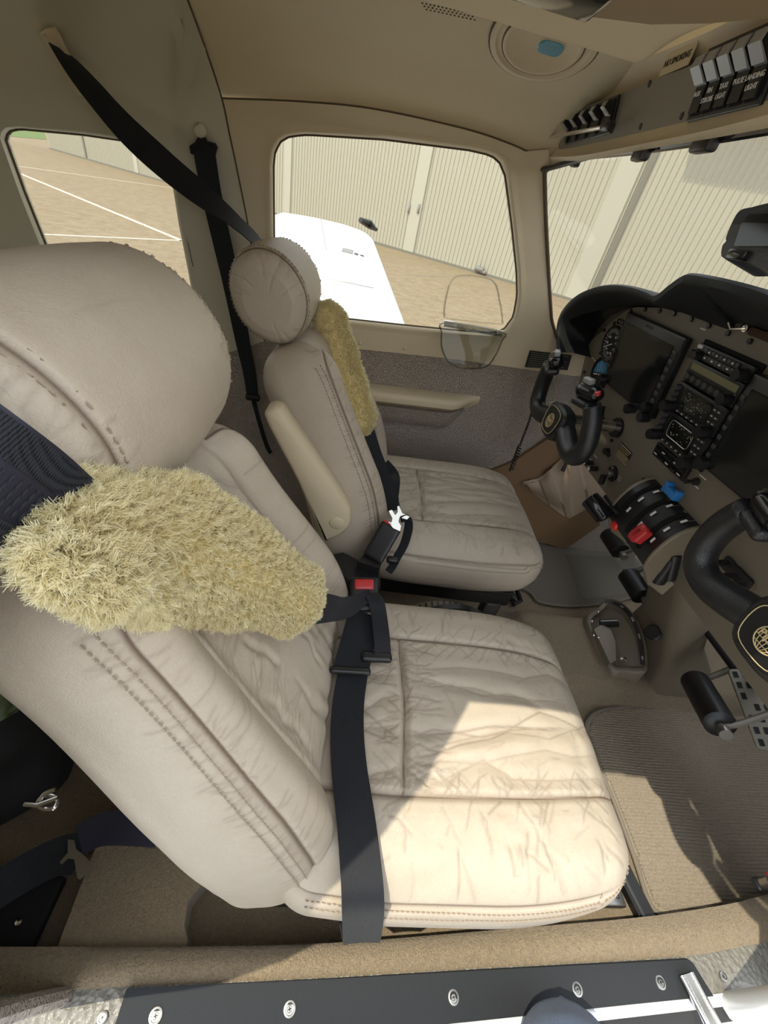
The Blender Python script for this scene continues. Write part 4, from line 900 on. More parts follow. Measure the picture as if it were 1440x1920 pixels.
# ================================================================== YOKES
def make_yoke(c, label, rod, far):
    root = thing('control_yoke', label, 'yoke', tuple(c), 'control yokes'); c = np.array(c)
    def pt(s, u, a=0.0): return c+np.array([-a, -s, u])
    for sg in (-1, 1):
        arm_ = [pt(sg*.0, .0), pt(sg*.055, -.022, .004), pt(sg*.112, -.036, .008), pt(sg*.146, -.022, .010), pt(sg*.156, .012, .012), pt(sg*.148, .05, .018), pt(sg*.132, .082, .026)]
        P = spl(arm_, 6); rr = np.interp(np.linspace(0, 1, len(P)), [0, .2, .45, .6, .8, 1], [.022, .024, .021, .020, .0195, .018])
        g = mk('horn', tube(P, rr, 14), 'yoke_black', root, smooth=True)
        top = pt(sg*.116, .098, .026); ax = nrm(pt(sg*.05, .11, .05)-pt(sg*.13, .09, .02))
        h = mk('horn_head', T(rbox((.062, .036, .030), .0148, .006), frame(top+ax*.014, (-.3, 0, 1), ax)), 'black_gloss', root, smooth=True)
        mk('thumb_rest', T(rbox((.052, .034, .018), .0088, .005), frame(top+ax*.014-np.array([0, 0, .022]), (-.3, 0, 1), ax)), 'yoke_black', root, smooth=True)
        mk('trim_switch', T(box((0, 0, 0), (.024, .014, .012), .003), frame(top+ax*.024+np.array([-.004, 0, .017]), (-.3, 0, 1), ax)), 'rocker', h)
        mk('talk_button', T(lathe([(.006, 0), (.006, .007), (0, .008)], 14, False), frame(top-ax*.016+np.array([-.008, 0, .012]), (-.5, 0, 1), ax)), 'red_plastic' if sg > 0 else 'chrome', h)
    HS = .66
    hub = [(-.062, .040), (0, .050), (.062, .040), (.075, .0), (.055, -.062), (0, -.075), (-.055, -.062), (-.075, 0)]
    M = frame(c+np.array([-.012, 0, -.005]), (-1, 0, .10), (0, -1, 0)); ho = spl(np.array(hub)*HS, 4, True)
    hb = mk('hub', T(prism(ho, -.022, .014, .006), M), 'yoke_black', root, smooth=40)
    cp = mk('hub_cover', T(prism(ho*.80, .013, .0165, .001), M), 'black', hb, smooth=40); mk('cover_line', T(tube(np.c_[ho*.74, np.full(len(ho), .0167)], .0007, 5, closed=True), M), 'gold_print', hb)
    # emblem: a globe of gold lines with the maker's word
    E = []; R = .0165
    for k in range(3): a = np.linspace(-math.pi/2, math.pi/2, 13); E.append(tube(np.c_[R*(.33*k)*np.cos(a), R*np.sin(a), np.full(13, .0176)], .0005, 4)); E.append(tube(np.c_[-R*(.33*k)*np.cos(a), R*np.sin(a), np.full(13, .0176)], .0005, 4)) if k else None
    for yy in (-.6, -.2, .2, .6): w_ = math.sqrt(1-yy*yy)*R; E.append(tube(np.c_[np.linspace(-w_, w_, 5), np.full(5, yy*R), np.full(5, .0176)], .0005, 4))
    em = mk('emblem_disc', T(lathe([(R*1.02, 0), (R*1.02, .0005), (0, .0005)], 32, False), M @ Matrix.Translation((0, -.008, .0165))), 'black', hb); sh = Matrix.Translation((0, -.008, 0))
    mk('emblem_globe', T(join(*[e for e in E if e is not None], tube(np.c_[circ(R, 36), np.full(36, .0176)], .0008, 5, closed=True)), M @ sh), 'gold_print', hb)
    text('Piper', .0135, 'gold_print', M @ sh @ Matrix.Translation((0, .002, .0190)), hb, .0004); mk('emblem_arrow', T(box((.008, .006, .0186), (.005, .004, .0006)), M @ sh), 'red_plastic', hb)
    shaft = mk('shaft', tube([c+[.0, 0, 0], c+[rod, 0, .0]], .0135, 18), 'chrome' if far else 'steel', root); mk('collar', tube([c+[rod-.012, 0, 0], c+[rod, 0, 0]], .024, 20), 'black', root)
    return root
yk_n = (.545, -.406, .674); yk_f = (.505, .225, .648)
make_yoke(yk_f, 'black two-horned control yoke in front of the far seat', .148, True)
make_yoke(yk_n, 'large near black control yoke with a gold globe emblem, cut by the right edge', .110, False)
# coiled push-to-talk lead hanging off the far horn
P = spl([ony(1003, 752, .40), ony(992, 790, .42), ony(975, 835, .45), ony(958, 882, .47)], 10); q = []
for i, p in enumerate(resample(P, 130)): q.append(p+(np.array([math.cos(i*1.25), math.sin(i*1.25), 0])*(.006 if i > 80 else .0015)))
tag(mk('coiled_cord', tube(q, .0028, 6), 'black', None), 'thin black coiled cord hanging from the far yoke', 'cord')

# ================================================================== THROTTLE QUADRANT
qd = thing('throttle_quadrant', 'black throttle quadrant with blue and red lever knobs under the panel', 'quadrant', (.65, -.045, .45))
prof_ = spl([(.665, .628), (.640, .622), (.618, .600), (.606, .570), (.602, .540), (.606, .512)], 5); ya_, yb_ = .032, -.122
side_ = np.vstack([prof_, [[.640, .470], [.690, .445], [.70, .52]]])
for y, nm in ((ya_, 'side_cheek'), (yb_-.008, 'side_cheek')):
    mk(nm, T(prism(side_, 0, .008, .002), Matrix(((1, 0, 0, 0), (0, 0, 1, y), (0, 1, 0, 0), (0, 0, 0, 1)))), 'plastic_tan', qd, smooth=40)
inn = (prof_-[.66, .54])*.97+[.66, .54]
mk('cover', loft([np.c_[inn[:, 0], np.full(len(inn), y), inn[:, 1]] for y in np.linspace(ya_, yb_, 6)], close=False), 'black', qd, smooth=60)
for y in (.008, -.040, -.088):
    P = np.c_[inn[4:-3, 0]-.001, np.full(len(inn)-7, y), inn[4:-3, 1]+.001]; mk('lever_slot', ribbon(P, (0, 1, 0), .009, .003), 'black_matte', qd)
    for f_ in (.1, .35, .6): 
        P2 = np.c_[inn[4:-3, 0]-.0015, np.full(len(inn)-7, y-.017), inn[4:-3, 1]+.0015]; k = int(f_*len(P2)); mk('print_line', ribbon(P2[k:k+3], (0, 1, 0), .005, .0008), 'white_print', qd)
for y in (-.012, -.060, -.108):
    P = np.array([[.664, y, .626], [.64, y, .6205]]); mk('groove', ribbon(resample(P, 4), (0, 1, 0), .002, .003), 'steel', qd)
    mk('screw', T(lathe([(0, .003), (.004, .002), (.005, 0)], 12, False), frame((.652, y-.018, .622), (-.3, 0, 1), (1, 0, 0))), 'steel', qd)
def lever(y, i, ln, knobm, kind):
    b = np.array([inn[i, 0], y, inn[i, 1]]); d = nrm([b[0]-.66, 0, b[2]-.54]); lv_ = mk('lever', tube([b-d*.01, b+d*ln], .0035, 8, sq=(1, 1.6)), 'black', qd); t_ = b+d*(ln+.004)
    if kind == 'T': mk('knob', T(rbox((.022, .070, .026), .0105, .005), frame(t_, d, (0, 0, 1)) if False else Matrix.Translation(Vector(t_))), knobm, lv_, smooth=True)
    elif kind == 'prop': mk('knob', join(T(rbox((.020, .030, .016), .004, .004), Matrix.Translation(Vector(t_))), T(rbox((.018, .012, .024), .004, .004), Matrix.Translation(Vector(t_+[0, .014, .002]))), T(rbox((.018, .010, .022), .004, .004), Matrix.Translation(Vector(t_+[0, -.016, .002])))), knobm, lv_, smooth=30)
    else: mk('knob', join(T(rbox((.026, .034, .022), .005, .004), frame(t_, d, (0, 1, 0))), T(rbox((.020, .040, .010), .004, .004), frame(t_+d*.006, d, (0, 1, 0)))), knobm, lv_, smooth=30)
lever(-.040, 5, .016, 'blue_plastic', 'prop'); lever(-.088, 17, .012, 'red_plastic', 'mix')
th_ = ony(1122, 955, .045); bq = np.array([inn[20, 0], .008, inn[20, 1]]); mk('throttle_lever', tube([bq, bq*.5+th_*.5+[0, 0, .012], th_], .005, 8), 'black', qd)
a, b = ony(1104, 934, .06), ony(1136, 972, .02); mk('throttle_grip', tube(spl([a, (a+b)/2+[-.004, 0, .004], b], 6), [.010]+[.021]*11+[.012], 16), 'black_gloss', qd, smooth=True)
p = ony(1155, 986, .0); mk('friction_knob', T(rbox((.018, .020, .018), .006, .004), Matrix.Translation(Vector(p))), 'red_bright', qd, smooth=True)
mk('friction_arm', tube([p, p+[.03, .01, .0], (.625, .01, .50)], .004, 8), 'black', qd)
# flap lever / parking brake handle below, dark
a, b = ony(1262, 1055, -.13), ony(1235, 1092, -.13); tag(mk('brake_handle', tube(spl([np.array([.665, -.14, .50]), ony(1268, 1045, -.13), a, b], 5), [.010]*10+[.012]*3+[.014]*3, 12, sq=(1, .6)), 'black', None), 'flat black handle under the throttle quadrant', 'handle')
# ================================================================== BELTS
def vperp(P):
    """directions across the path, square to the line of sight"""
    P = np.asarray(P); tg = np.gradient(P, axis=0); v = P-CAM; w_ = np.cross(tg, v); return w_/np.linalg.norm(w_, axis=1)[:, None]
def fleece(name, P, hw, th, label, n, ln, seed, parent_m='hide', clump=700, wst=.0006):
    r = np.random.default_rng(seed); W_ = vperp(P); tg = np.gradient(P, axis=0); tg /= np.linalg.norm(tg, axis=1)[:, None]; N_ = np.cross(W_, tg)
    k = len(P); tt = np.linspace(0, 1, k); cap = np.minimum(1, np.minimum(tt, 1-tt)*9+.12)**.5
    m = 36; th_ = np.arange(m)*2*math.pi/m; ce, se = np.cos(th_), np.sin(th_); ex = .75
    cx, sx = np.sign(ce)*np.abs(ce)**ex, np.sign(se)*np.abs(se)**ex
    lump = 1+.05*np.sin(tt*23)[:, None]+.06*np.sin(th_*5)[None]*np.sin(tt*11)[:, None]+.05*np.sin(th_*7+1)[None]*np.sin(tt*31+2)[:, None]
    cap0 = cap
    V = P[:, None]+W_[:, None]*(hw[:, None]*cap[:, None]*cx[None]*lump)[..., None]+N_[:, None]*(th[:, None]*cap[:, None]*sx[None]*lump)[..., None]
    root = thing(name, label, 'belt cover', tuple(P[k//2]), 'sheepskin belt covers')
    body = mk('hide', loft(list(V), True, True, True), parent_m, root, smooth=True)
    # wool locks: tapered curly ribbons gathered in clumps
    gi = r.uniform(0, k-1.001, n); gj = r.uniform(0, m, n); i0 = gi.astype(int); fi = gi-i0; j0 = gj.astype(int) % m; fj = gj-np.floor(gj); j1 = (j0+1) % m
    Q = (V[i0, j0]*(1-fi)[:, None]+V[i0+1, j0]*fi[:, None])*(1-fj)[:, None]+(V[i0, j1]*(1-fi)[:, None]+V[i0+1, j1]*fi[:, None])*fj[:, None]
    C0 = P[i0]*(1-fi)[:, None]+P[i0+1]*fi[:, None]; a = th_[j0]+fj*2*math.pi/m
    nr = W_[i0]*(np.cos(a)*th.mean()/hw.mean()*1.4)[:, None]+N_[i0]*np.sin(a)[:, None]; e_ = np.clip((tt[i0]-.93)/.07, 0, 1)-np.clip((.07-tt[i0])/.07, 0, 1); nr += tg[i0]*e_[:, None]*1.2
    kk = int(n*.06); ei = np.where(r.random(kk) < .5, 0, k-1); rr_ = np.sqrt(r.random(kk)); Q[:kk] = P[ei]+(V[ei, j0[:kk]]-P[ei])*rr_[:, None]; i0[:kk] = np.minimum(ei, k-2); nr[:kk] = tg[ei]*np.where(ei == 0, -1, 1)[:, None]+(V[ei, j0[:kk]]-P[ei])*20
    nr /= np.linalg.norm(nr, axis=1)[:, None]
    cid = r.integers(0, n, clump); CC = Q[cid]; L_ = np.interp(tt[i0], np.linspace(0, 1, len(ln)), ln)*r.uniform(.7, 1.25, n)
    near = np.empty(n, int)
    for s_ in range(0, n, 2000): near[s_:s_+2000] = np.argmin(((Q[s_:s_+2000, None]-CC[None])**2).sum(2), 1)
    cph = r.uniform(0, 6.28, clump); cdir = r.normal(0, .62, (clump, 3)); tip = CC[near]+nr*L_[:, None]+cdir[near]*L_[:, None]; tip = tip*.66+(Q+nr*L_[:, None]+r.normal(0, .25, (n, 3))*L_[:, None])*.34
    seg = 4; ts = np.linspace(0, 1, seg); ph = r.uniform(0, 6.28, n); sd_ = np.cross(nr, r.normal(0, 1, (n, 3))); sd_ /= np.linalg.norm(sd_, axis=1)[:, None]; s2 = np.cross(nr, sd_)
    VV = np.empty((n, seg, 2, 3)); tipa = np.empty((n, seg, 2))
    for q, t in enumerate(ts):
        c = Q+nr*(L_*t*.9)[:, None]*(1-t*.5)+(tip-Q)*(t*t*.55)+(tip-Q)*(t*.0)
        cu = (L_*.30*t)[:, None]*(np.cos(cph[near]+t*7)[:, None]*sd_+np.sin(cph[near]+t*7)[:, None]*s2); wd = wst*(1-.7*t)
        VV[:, q, 0] = c+cu-sd_*wd; VV[:, q, 1] = c+cu+sd_*wd; tipa[:, q] = (t*.75)**1.4
    base = np.arange(n)[:, None]*seg*2; F = []
    for q in range(seg-1): F.append(np.stack([base[:, 0]+q*2, base[:, 0]+q*2+1, base[:, 0]+q*2+3, base[:, 0]+q*2+2], 1))
    F = np.vstack(F); me = bpy.data.meshes.new('fleece'); vv = VV.reshape(-1, 3)
    me.vertices.add(len(vv)); me.vertices.foreach_set('co', vv.ravel()); me.loops.add(F.size); me.loops.foreach_set('vertex_index', F.ravel().astype(np.int32)); me.polygons.add(len(F))
    me.polygons.foreach_set('loop_start', np.arange(0, F.size, 4, dtype=np.int32)); me.polygons.foreach_set('loop_total', np.full(len(F), 4, np.int32)); me.update(calc_edges=True)
    at = me.attributes.new('tip', 'FLOAT', 'POINT'); at.data.foreach_set('value', tipa.ravel()); me.materials.append(MAT['fleece']); me.polygons.foreach_set('use_smooth', [True]*len(F))
    link('fleece', me, root, None, 'stuff'); return root
def path(pts, n): return resample(spl([onz(x, y, z) for x, y, z in pts], 8), n)
# near sheepskin, long wool
NP = path([(92, 1058, .835), (160, 1026, .815), (250, 1018, .785), (340, 1035, .745), (430, 1068, .695), (520, 1108, .63), (592, 1142, .57)], 44)
pxw = np.interp(np.linspace(0, 1, 44), [0, .15, .3, .5, .75, .92, 1], [92, 112, 120, 104, 76, 60, 50])
tsc = np.array([np.linalg.norm(p-CAM)/math.sqrt(FPX**2+(240)**2) for p in NP])
fleece('sheepskin_cover', NP, pxw*tsc*.985, np.full(44, .017), 'big fluffy yellowish sheepskin cover on the strap of the near seat', 150000, [.0066, .0064, .006, .0056, .0048, .0046], 5, clump=5200, wst=.00042)
# far sheepskin, short curls
FPt = [(611, 568, .275), (626, 630, .262), (645, 700, .245), (668, 770, .215), (683, 812, .195)]
FP = resample(spl([ony(x, y, Y-.012) for x, y, Y in FPt], 8), 40); tsc = np.array([np.linalg.norm(p-CAM)/math.sqrt(FPX**2+250**2) for p in FP])
fleece('sheepskin_cover', FP, np.interp(np.linspace(0, 1, 40), [0, .5, 1], [27, 34, 31])*tsc, np.full(40, .012), 'slim curly sheepskin cover on the strap of the far seat', 36000, [.005, .0055, .0055], 9, clump=3000, wst=.0005)
# --- near shoulder strap
nb = thing('shoulder_belt', 'wide dark navy ribbed strap coming over the shoulder of the near seat', 'seat belt', tuple(onz(60, 930, .80)))
P = path([(-330, 700, .905), (-200, 795, .893), (-80, 872, .880), (20, 928, .862), (110, 978, .832), (200, 1015, .785)], 30)
P0 = spl([(-.80, -.57, 1.03), (-.60, -.56, .985), P[0]], 6)[:-1]; w_ = vperp(P); mk('upper_webbing', ribbon(np.vstack([P0, P[:1]]), np.array([0, -.5, .8]), .05, .0022), 'web_blue', nb); mk('anchor_plate', box((-.80, -.58, 1.03), (.05, .02, .03), .005), 'cream', nb)
mk('webbing', ribbon(P, w_, .050, .0022), 'web_blue', nb)
for s_ in (-.0165, 0, .0165):
    P2 = P+w_*s_; parts = []
    q = resample(P2, 110)
    for i in range(0, 108): 
        if s_ == 0 and i % 3: continue
        d = q[i+1]-q[i]; nn_ = -np.cross(nrm(d), w_[min(29, i*30//110)]); nn_ = nn_ if nn_ @ (CAM-q[i]) > 0 else -nn_
        parts.append(tube([q[i]+nn_*.0014-w_[min(29, i*30//110)]*.007, q[i]+nn_*.0014+w_[min(29, i*30//110)]*.007], .0007, 4))
    mk('rib_weave', join(*parts), 'web', nb, kind='stuff')
P = path([(585, 1140, .57), (615, 1140, .545), (645, 1140, .50), (672, 1128, .465), (695, 1112, .445)], 16); mk('lower_webbing', ribbon(P, vperp(P), np.interp(np.linspace(0, 1, 16), [0, .6, 1], [.040, .030, .016]), .002), 'web', nb)
# --- near lap belt
lb = thing('lap_belt', 'black lap belt lying across the near seat with its buckle', 'seat belt', tuple(onz(660, 1500, .37)))
e0 = onz(678, 1768, .225)
P = path([(678, 1768, .225), (679, 1760, .26), (680, 1738, .31), (681, 1700, .366), (678, 1640, .381), (668, 1540, .385), (655, 1440, .385), (651, 1370, .386), (654, 1310, .388), (664, 1250, .396)], 50); P = np.vstack([spl([(e0[0], -.55, .03), (e0[0], -.575, .12), e0], 5)[:-1], P])
mk('webbing', ribbon(P, (1, .06, 0), .0475, .002, bow=.0012), 'web', lb)
P = path([(657, 1258, .402), (672, 1200, .412), (684, 1150, .424)], 14); mk('folded_webbing', ribbon(P, (1, .05, -.05), .056, .006, bow=.001), 'web', lb)
P = path([(718, 1238, .405), (716, 1200, .424), (710, 1150, .440), (704, 1125, .452), (694, 1116, .452)], 16); mk('tail_webbing', ribbon(P, (1, .1, -.1), .027, .004, bow=.002), 'web', lb)
p = onz(706, 1232, .408); mk('slider', T(rbox((.050, .018, .012), .005, .004), frame(p, (0, .1, 1), (1, .08, 0))), 'black', lb, smooth=True)
p = onz(657, 1258, .405); mk('slider_bar', T(rbox((.064, .012, .009), .004, .004), frame(p, (0, .1, 1), (1, .05, 0))), 'black', lb, smooth=True)
p = onz(683, 1116, .432); M = frame(p, (-.05, -.45, .9), (1, .12, 0)); bk = mk('buckle', T(rbox((.050, .060, .024), .005, .004), M), 'black', lb, smooth=30)
mk('release_button', T(rbox((.034, .019, .006), .0028, .003), M @ Matrix.Translation((-.001, .016, .0125))), 'red_plastic', bk, smooth=30); mk('tongue', T(box((.010, -.012, .012), (.018, .010, .004), .001), M), 'chrome', bk)
# stalk cover between the seats
P = np.array([onz(665, 1075, .30), onz(690, 1085, .34), onz(700, 1100, .38)]); 
o = thing('buckle_stalk', 'black padded buckle stalk between the two seats', 'seat belt', tuple(onz(680, 1075, .25)))
sp = np.array([onz(*q, .34) for q in [(622, 1040), (640, 1036), (712, 1072), (714, 1098), (708, 1108), (650, 1092), (630, 1070)]]); mk('stalk_cover', loft([sp+[0, 0, -.2], sp, (sp-sp.mean(0))*.9+sp.mean(0)+[0, 0, .006]], True, True, True), 'black', o, smooth=40)
# --- far belt: upper strap from the roof anchor
fb_ = thing('shoulder_belt', 'black shoulder strap running from the roof anchor down across the far seat', 'seat belt', tuple(ony(300, 290, .42)))
a = onwall(117, 96, -.028); mid_ = [ony(170, 165, .40), ony(235, 240, .40), ony(310, 310, .385), ony(390, 375, .365), ony(440, 415, .35), ony(474, 446, .335), ony(492, 475, .325), ony(505, 540, .30)]
P = resample(spl([a]+mid_, 8), 40); wv = vperp(P); ed = (P-CAM)/np.linalg.norm(P-CAM, axis=1)[:, None]; th_ = np.interp(np.linspace(0, 1, 40), [0, .13, .35, .55, .72, 1], [72, 45, 14, 32, 64, 78])
wv = wv*np.cos(np.radians(th_))[:, None]+ed*np.sin(np.radians(th_))[:, None]; mk('webbing', ribbon(P, wv, .052, .002, bow=.001), 'web', fb_)
P = resample(spl([ony(685, 805, .197), ony(698, 850, .17), ony(713, 890, .14), ony(727, 925, .11), ony(736, 958, .085)], 6), 20); mk('lower_webbing', ribbon(P, vperp(P), np.interp(np.linspace(0, 1, 20), [0, .55, 1], [.042, .046, .040]), .0025, bow=.001), 'web', fb_)
p = P[13]; mk('stitched_patch', ribbon(P[11:18]+(CAM-P[11:18])*.006, vperp(P)[11:18], .044, .003), 'web', fb_)
P = np.array([ony(722, 868, .21), ony(737, 885, .19), ony(742, 900, .16), ony(739, 930, .12)]); mk('loose_webbing', ribbon(resample(spl(P, 6), 14), vperp(resample(spl(P, 6), 14)), .022, .002), 'web', fb_)
an = [(76, 58), (88, 50), (103, 49), (112, 62), (161, 168), (156, 176), (146, 175), (136, 160)]
ap_ = np.array([onwall(*q, -.012) for q in an]); n_ = nrm(np.cross(ap_[2]-ap_[0], ap_[5]-ap_[0])); n_ = n_ if n_ @ (CAM-ap_[0]) > 0 else -n_
mk('anchor_plate', loft([ap_, ap_+n_*.006, (ap_-ap_.mean(0))*.86+ap_.mean(0)+n_*.009], True, True, True), 'cream', fb_, smooth=40); q = onwall(97, 70, -.014); mk('anchor_bolt', T(lathe([(0, .016), (.007, .015), (.009, .012), (.009, 0)], 18, False), frame(q, n_, (1, 0, 0))), 'cream', fb_)
# far buckle
fbk = thing('lap_belt', 'black belt buckle with chrome tongue at the inner edge of the far seat', 'seat belt', tuple(onz(712, 1030, .36)))
c0, c1 = onz(700, 1045, .37), onz(733, 988, .43); d = nrm(c1-c0); M = frame((c0+c1)/2, np.cross(d, nrm([.9, -.5, -.2])), d)
if (M.to_3x3() @ Vector((0, 0, 1))) @ Vector(CAM-(c0+c1)/2) < 0: M = frame((c0+c1)/2, -np.cross(d, nrm([.9, -.5, -.2])), d)
L0 = np.linalg.norm(c1-c0); bk = mk('buckle', T(rbox((L0*1.1, .046, .022), .005, .004), M), 'black', fbk, smooth=30)
mk('red_rim', T(rbox((.004, .040, .016), .0018, .003), M @ Matrix.Translation((L0*.555, 0, 0))), 'red_bright', bk, smooth=30)
sl = np.array([onz(*q, .37) for q in [(670, 1052), (700, 1022), (718, 1046), (712, 1066)]]); mk('sleeve', loft([sl-[0, 0, .03], sl], True, True, True), 'black', fbk, smooth=False)
tp_ = np.array([onz(*q, .437) for q in [(729, 958), (736, 972), (734, 980), (728, 978), (737, 990), (750, 996), (752, 986), (747, 978), (749, 970), (763, 974), (768, 969), (754, 962), (748, 948), (745, 950), (746, 960), (741, 966), (735, 956)]]); n_ = nrm(CAM-tp_.mean(0))
mk('tongue', loft([tp_, tp_+n_*.003], True, True, True), 'chrome', fbk, smooth=False)
P = path([(752, 974, .435), (764, 972, .43), (766, 990, .42), (758, 1020, .40), (745, 1044, .385), (736, 1062, .375), (728, 1072, .37)], 26); mk('loose_webbing', ribbon(P, vperp(P)*.9+np.array([0, 0, .3]), np.interp(np.linspace(0, 1, 26), [0, .3, 1], [.014, .020, .016]), .004), 'web', fbk)
p = onz(736, 1050, .385); mk('slider', T(rbox((.026, .016, .014), .005, .004), Matrix.Translation(Vector(p))), 'black', fbk, smooth=True)
# --- belt on the door post of the far wall
pb_ = thing('pillar_belt', 'black belt hanging from a bolt on the pillar behind the far seat', 'seat belt', tuple(onwall(385, 280, -.01)))
q = onwall(377, 244, -.006); mk('bolt', T(lathe([(0, .014), (.0085, .013), (.011, .009), (.0115, 0)], 20, False), frame(q, (-.1, -1, -.3), (1, 0, 0))), 'cream_rear', pb_)
hp_ = np.array([onwall(*q, -.012) for q in [(371, 258), (386, 257), (390, 264), (404, 268), (409, 276), (406, 288), (396, 292), (370, 290), (359, 286), (357, 272), (367, 266)]]); mk('hanger', loft([hp_, hp_+[0, -.006, -.002]], True, True, True), 'black', pb_, smooth=False)
P = resample(spl([onwall(*q, -.018) for q in [(383, 284), (392, 340), (404, 400), (420, 470), (438, 550), (455, 640), (468, 700), (474, 745)]], 6), 36); mk('webbing', ribbon(P, (1, 0, .22), np.interp(np.linspace(0, 1, 36), [0, .5, 1], [.046, .046, .036]), .002, bow=.001), 'web', pb_)
P = resample(spl([onwall(*q, -.018) for q in [(474, 745), (486, 790), (500, 835), (508, 850)]], 6), 14); mk('tail_webbing', ribbon(P, vperp(P), .014, .003), 'web', pb_)
p = onwall(474, 745, -.022); mk('slider', T(rbox((.044, .016, .020), .006, .004), Matrix.Translation(Vector(p))), 'black', pb_, smooth=True)
# ================================================================== FUEL SELECTOR PEDESTAL
fs = thing('fuel_selector', 'tan fuel selector housing rising from the carpet between the seats', 'fuel selector', (.86, 0, 0))
FZ = .062
def hump(x, y): k = smooth01((.155-abs(y-.005))/.05)*smooth01((x-.56)/.05); return (x, y, .001+.061*k)
mk('tunnel_carpet', grid(hump, np.linspace(.55, 1.28, 30), np.linspace(-.16, .17, 24)), 'carpet', floor, smooth=True)
rim = [(1098, 1166, .075), (1122, 1138, .105), (1141, 1122, .125), (1168, 1132, .150), (1188, 1154, .165), (1202, 1180, .165), (1211, 1212, .155), (1214, 1244, .135), (1208, 1262, .105), (1178, 1262, .085), (1141, 1252, .075)]
R3 = np.array([onz(*q) for q in rim]); R3 = spl(R3, 4, True); cen_ = R3.mean(0)
base_ = (R3-cen_)*[1.04, 1.06, 0]+cen_; base_[:, 2] = FZ-.01
inn_ = (R3-cen_)*.93+cen_+[0, 0, .004]; in2 = (R3-cen_)*.86+cen_; deep = (R3-cen_)*.83+cen_+[0, 0, -.022]
mk('housing', loft([base_, R3, (R3-cen_)*.965+cen_+[0, 0, .004], inn_, in2, deep], True, False, True), 'plastic_tan', fs, smooth=40)
# pedestal neck up to the panel
neck = []
for z, x0_, x1_, wy in ((.0, .93, 1.12, .115), (.08, .925, 1.10, .112), (.15, .91, 1.06, .100), (.22, .885, 1.0, .078), (.30, .845, .96, .070), (.38, .80, .92, .075), (.47, .735, .90, .085)):
    o_ = rrect(x1_-x0_, 2*wy, .03, 5); neck.append(np.c_[o_[:, 0]+(x0_+x1_)/2, o_[:, 1]+.0-.02*(z/.47), np.full(len(o_), z)])
mk('neck', loft([np.array(q) for q in neck], True, True, True), 'plastic_tan', fs, smooth=60)
# black lettered band
bd = [(1134, 1128, .138), (1152, 1131, .150), (1170, 1141, .160), (1184, 1158, .170), (1195, 1182, .172), (1202, 1210, .166), (1205, 1246, .146)]
B3 = resample(spl([onz(*q) for q in bd], 6), 30); W3 = vperp(B3); mk('band', ribbon(B3, W3, .0115, .004), 'black', fs)
for f_, tx in ((.22, 'LEFT'), (.47, 'FUEL'), (.72, 'RIGHT'), (.94, 'OFF')):
    i = int(f_*29); tg_ = nrm(B3[min(29, i+1)]-B3[max(0, i-1)]); n_ = np.cross(tg_, W3[i]); s_ = 1
    if n_ @ (CAM-B3[i]) < 0: n_ = -n_
    text(tx, .0085 if tx == 'FUEL' else .0055, 'white_print', frame(B3[i]+n_*.0026, n_, tg_), fs, .0002)
c_ = onz(1142, 1168, .112); sel = mk('selector_lever', T(join(rbox((.020, .052, .020), .004, .004)), frame(c_, (-.5, 0, .85), (0, -.7, -.3))), 'black', fs, smooth=30); mk('lever_ridge', T(box((0, 0, .011), (.004, .046, .006), .001), frame(c_, (-.5, 0, .85), (0, -.7, -.3))), 'rocker', sel)
gp = np.array([onz(*q) for q in [(1112, 1182, .09), (1128, 1172, .10), (1143, 1182, .10), (1152, 1205, .10), (1153, 1240, .095), (1142, 1246, .09)]]); mk('guard_plate', loft([gp-[0, 0, .012], gp+[0, 0, .006]], True, True, True), 'plastic_tan', fs, smooth=30)
for q in ((1122, 1146, .112), (1110, 1164, .095), (1113, 1190, .105), (1122, 1194, .106), (1169, 1235, .112)):
    p = onz(*q); mk('screw', T(lathe([(0, .003), (.003, .002), (.0045 if q[0] < 1160 else .008, 0)], 14, False), frame(p, (-.4, 0, 1), (1, 0, 0))), 'chrome', fs)
p = onz(1226, 1187, .215); mk('pull_knob', T(lathe([(.007, -.04), (.007, -.012), (.012, -.008), (.020, .0), (.021, .007), (.017, .011), (0, .012)], 24, False), frame(p, (-.75, -.15, .5), (0, 1, 0))), 'black', fs)
p = onz(1265, 1181, .262); M = frame(p, (-.72, 0, .5), (0, -1, 0)); pl = mk('placard', T(box((0, 0, 0), (.042, .022, .002)), M), 'placard', fs, smooth=False)
for i in range(3): mk('print_line', T(box((0, .006-i*.006, .0012), (.034-.004*i, .0018, .0004)), M), 'white_print', pl, smooth=False)
p = onz(1258, 1221, .10); mk('screw', T(lathe([(0, .003), (.004, .002), (.005, 0)], 14, False), frame(p, (-.4, -.5, 1), (1, 0, 0))), 'chrome', fs)
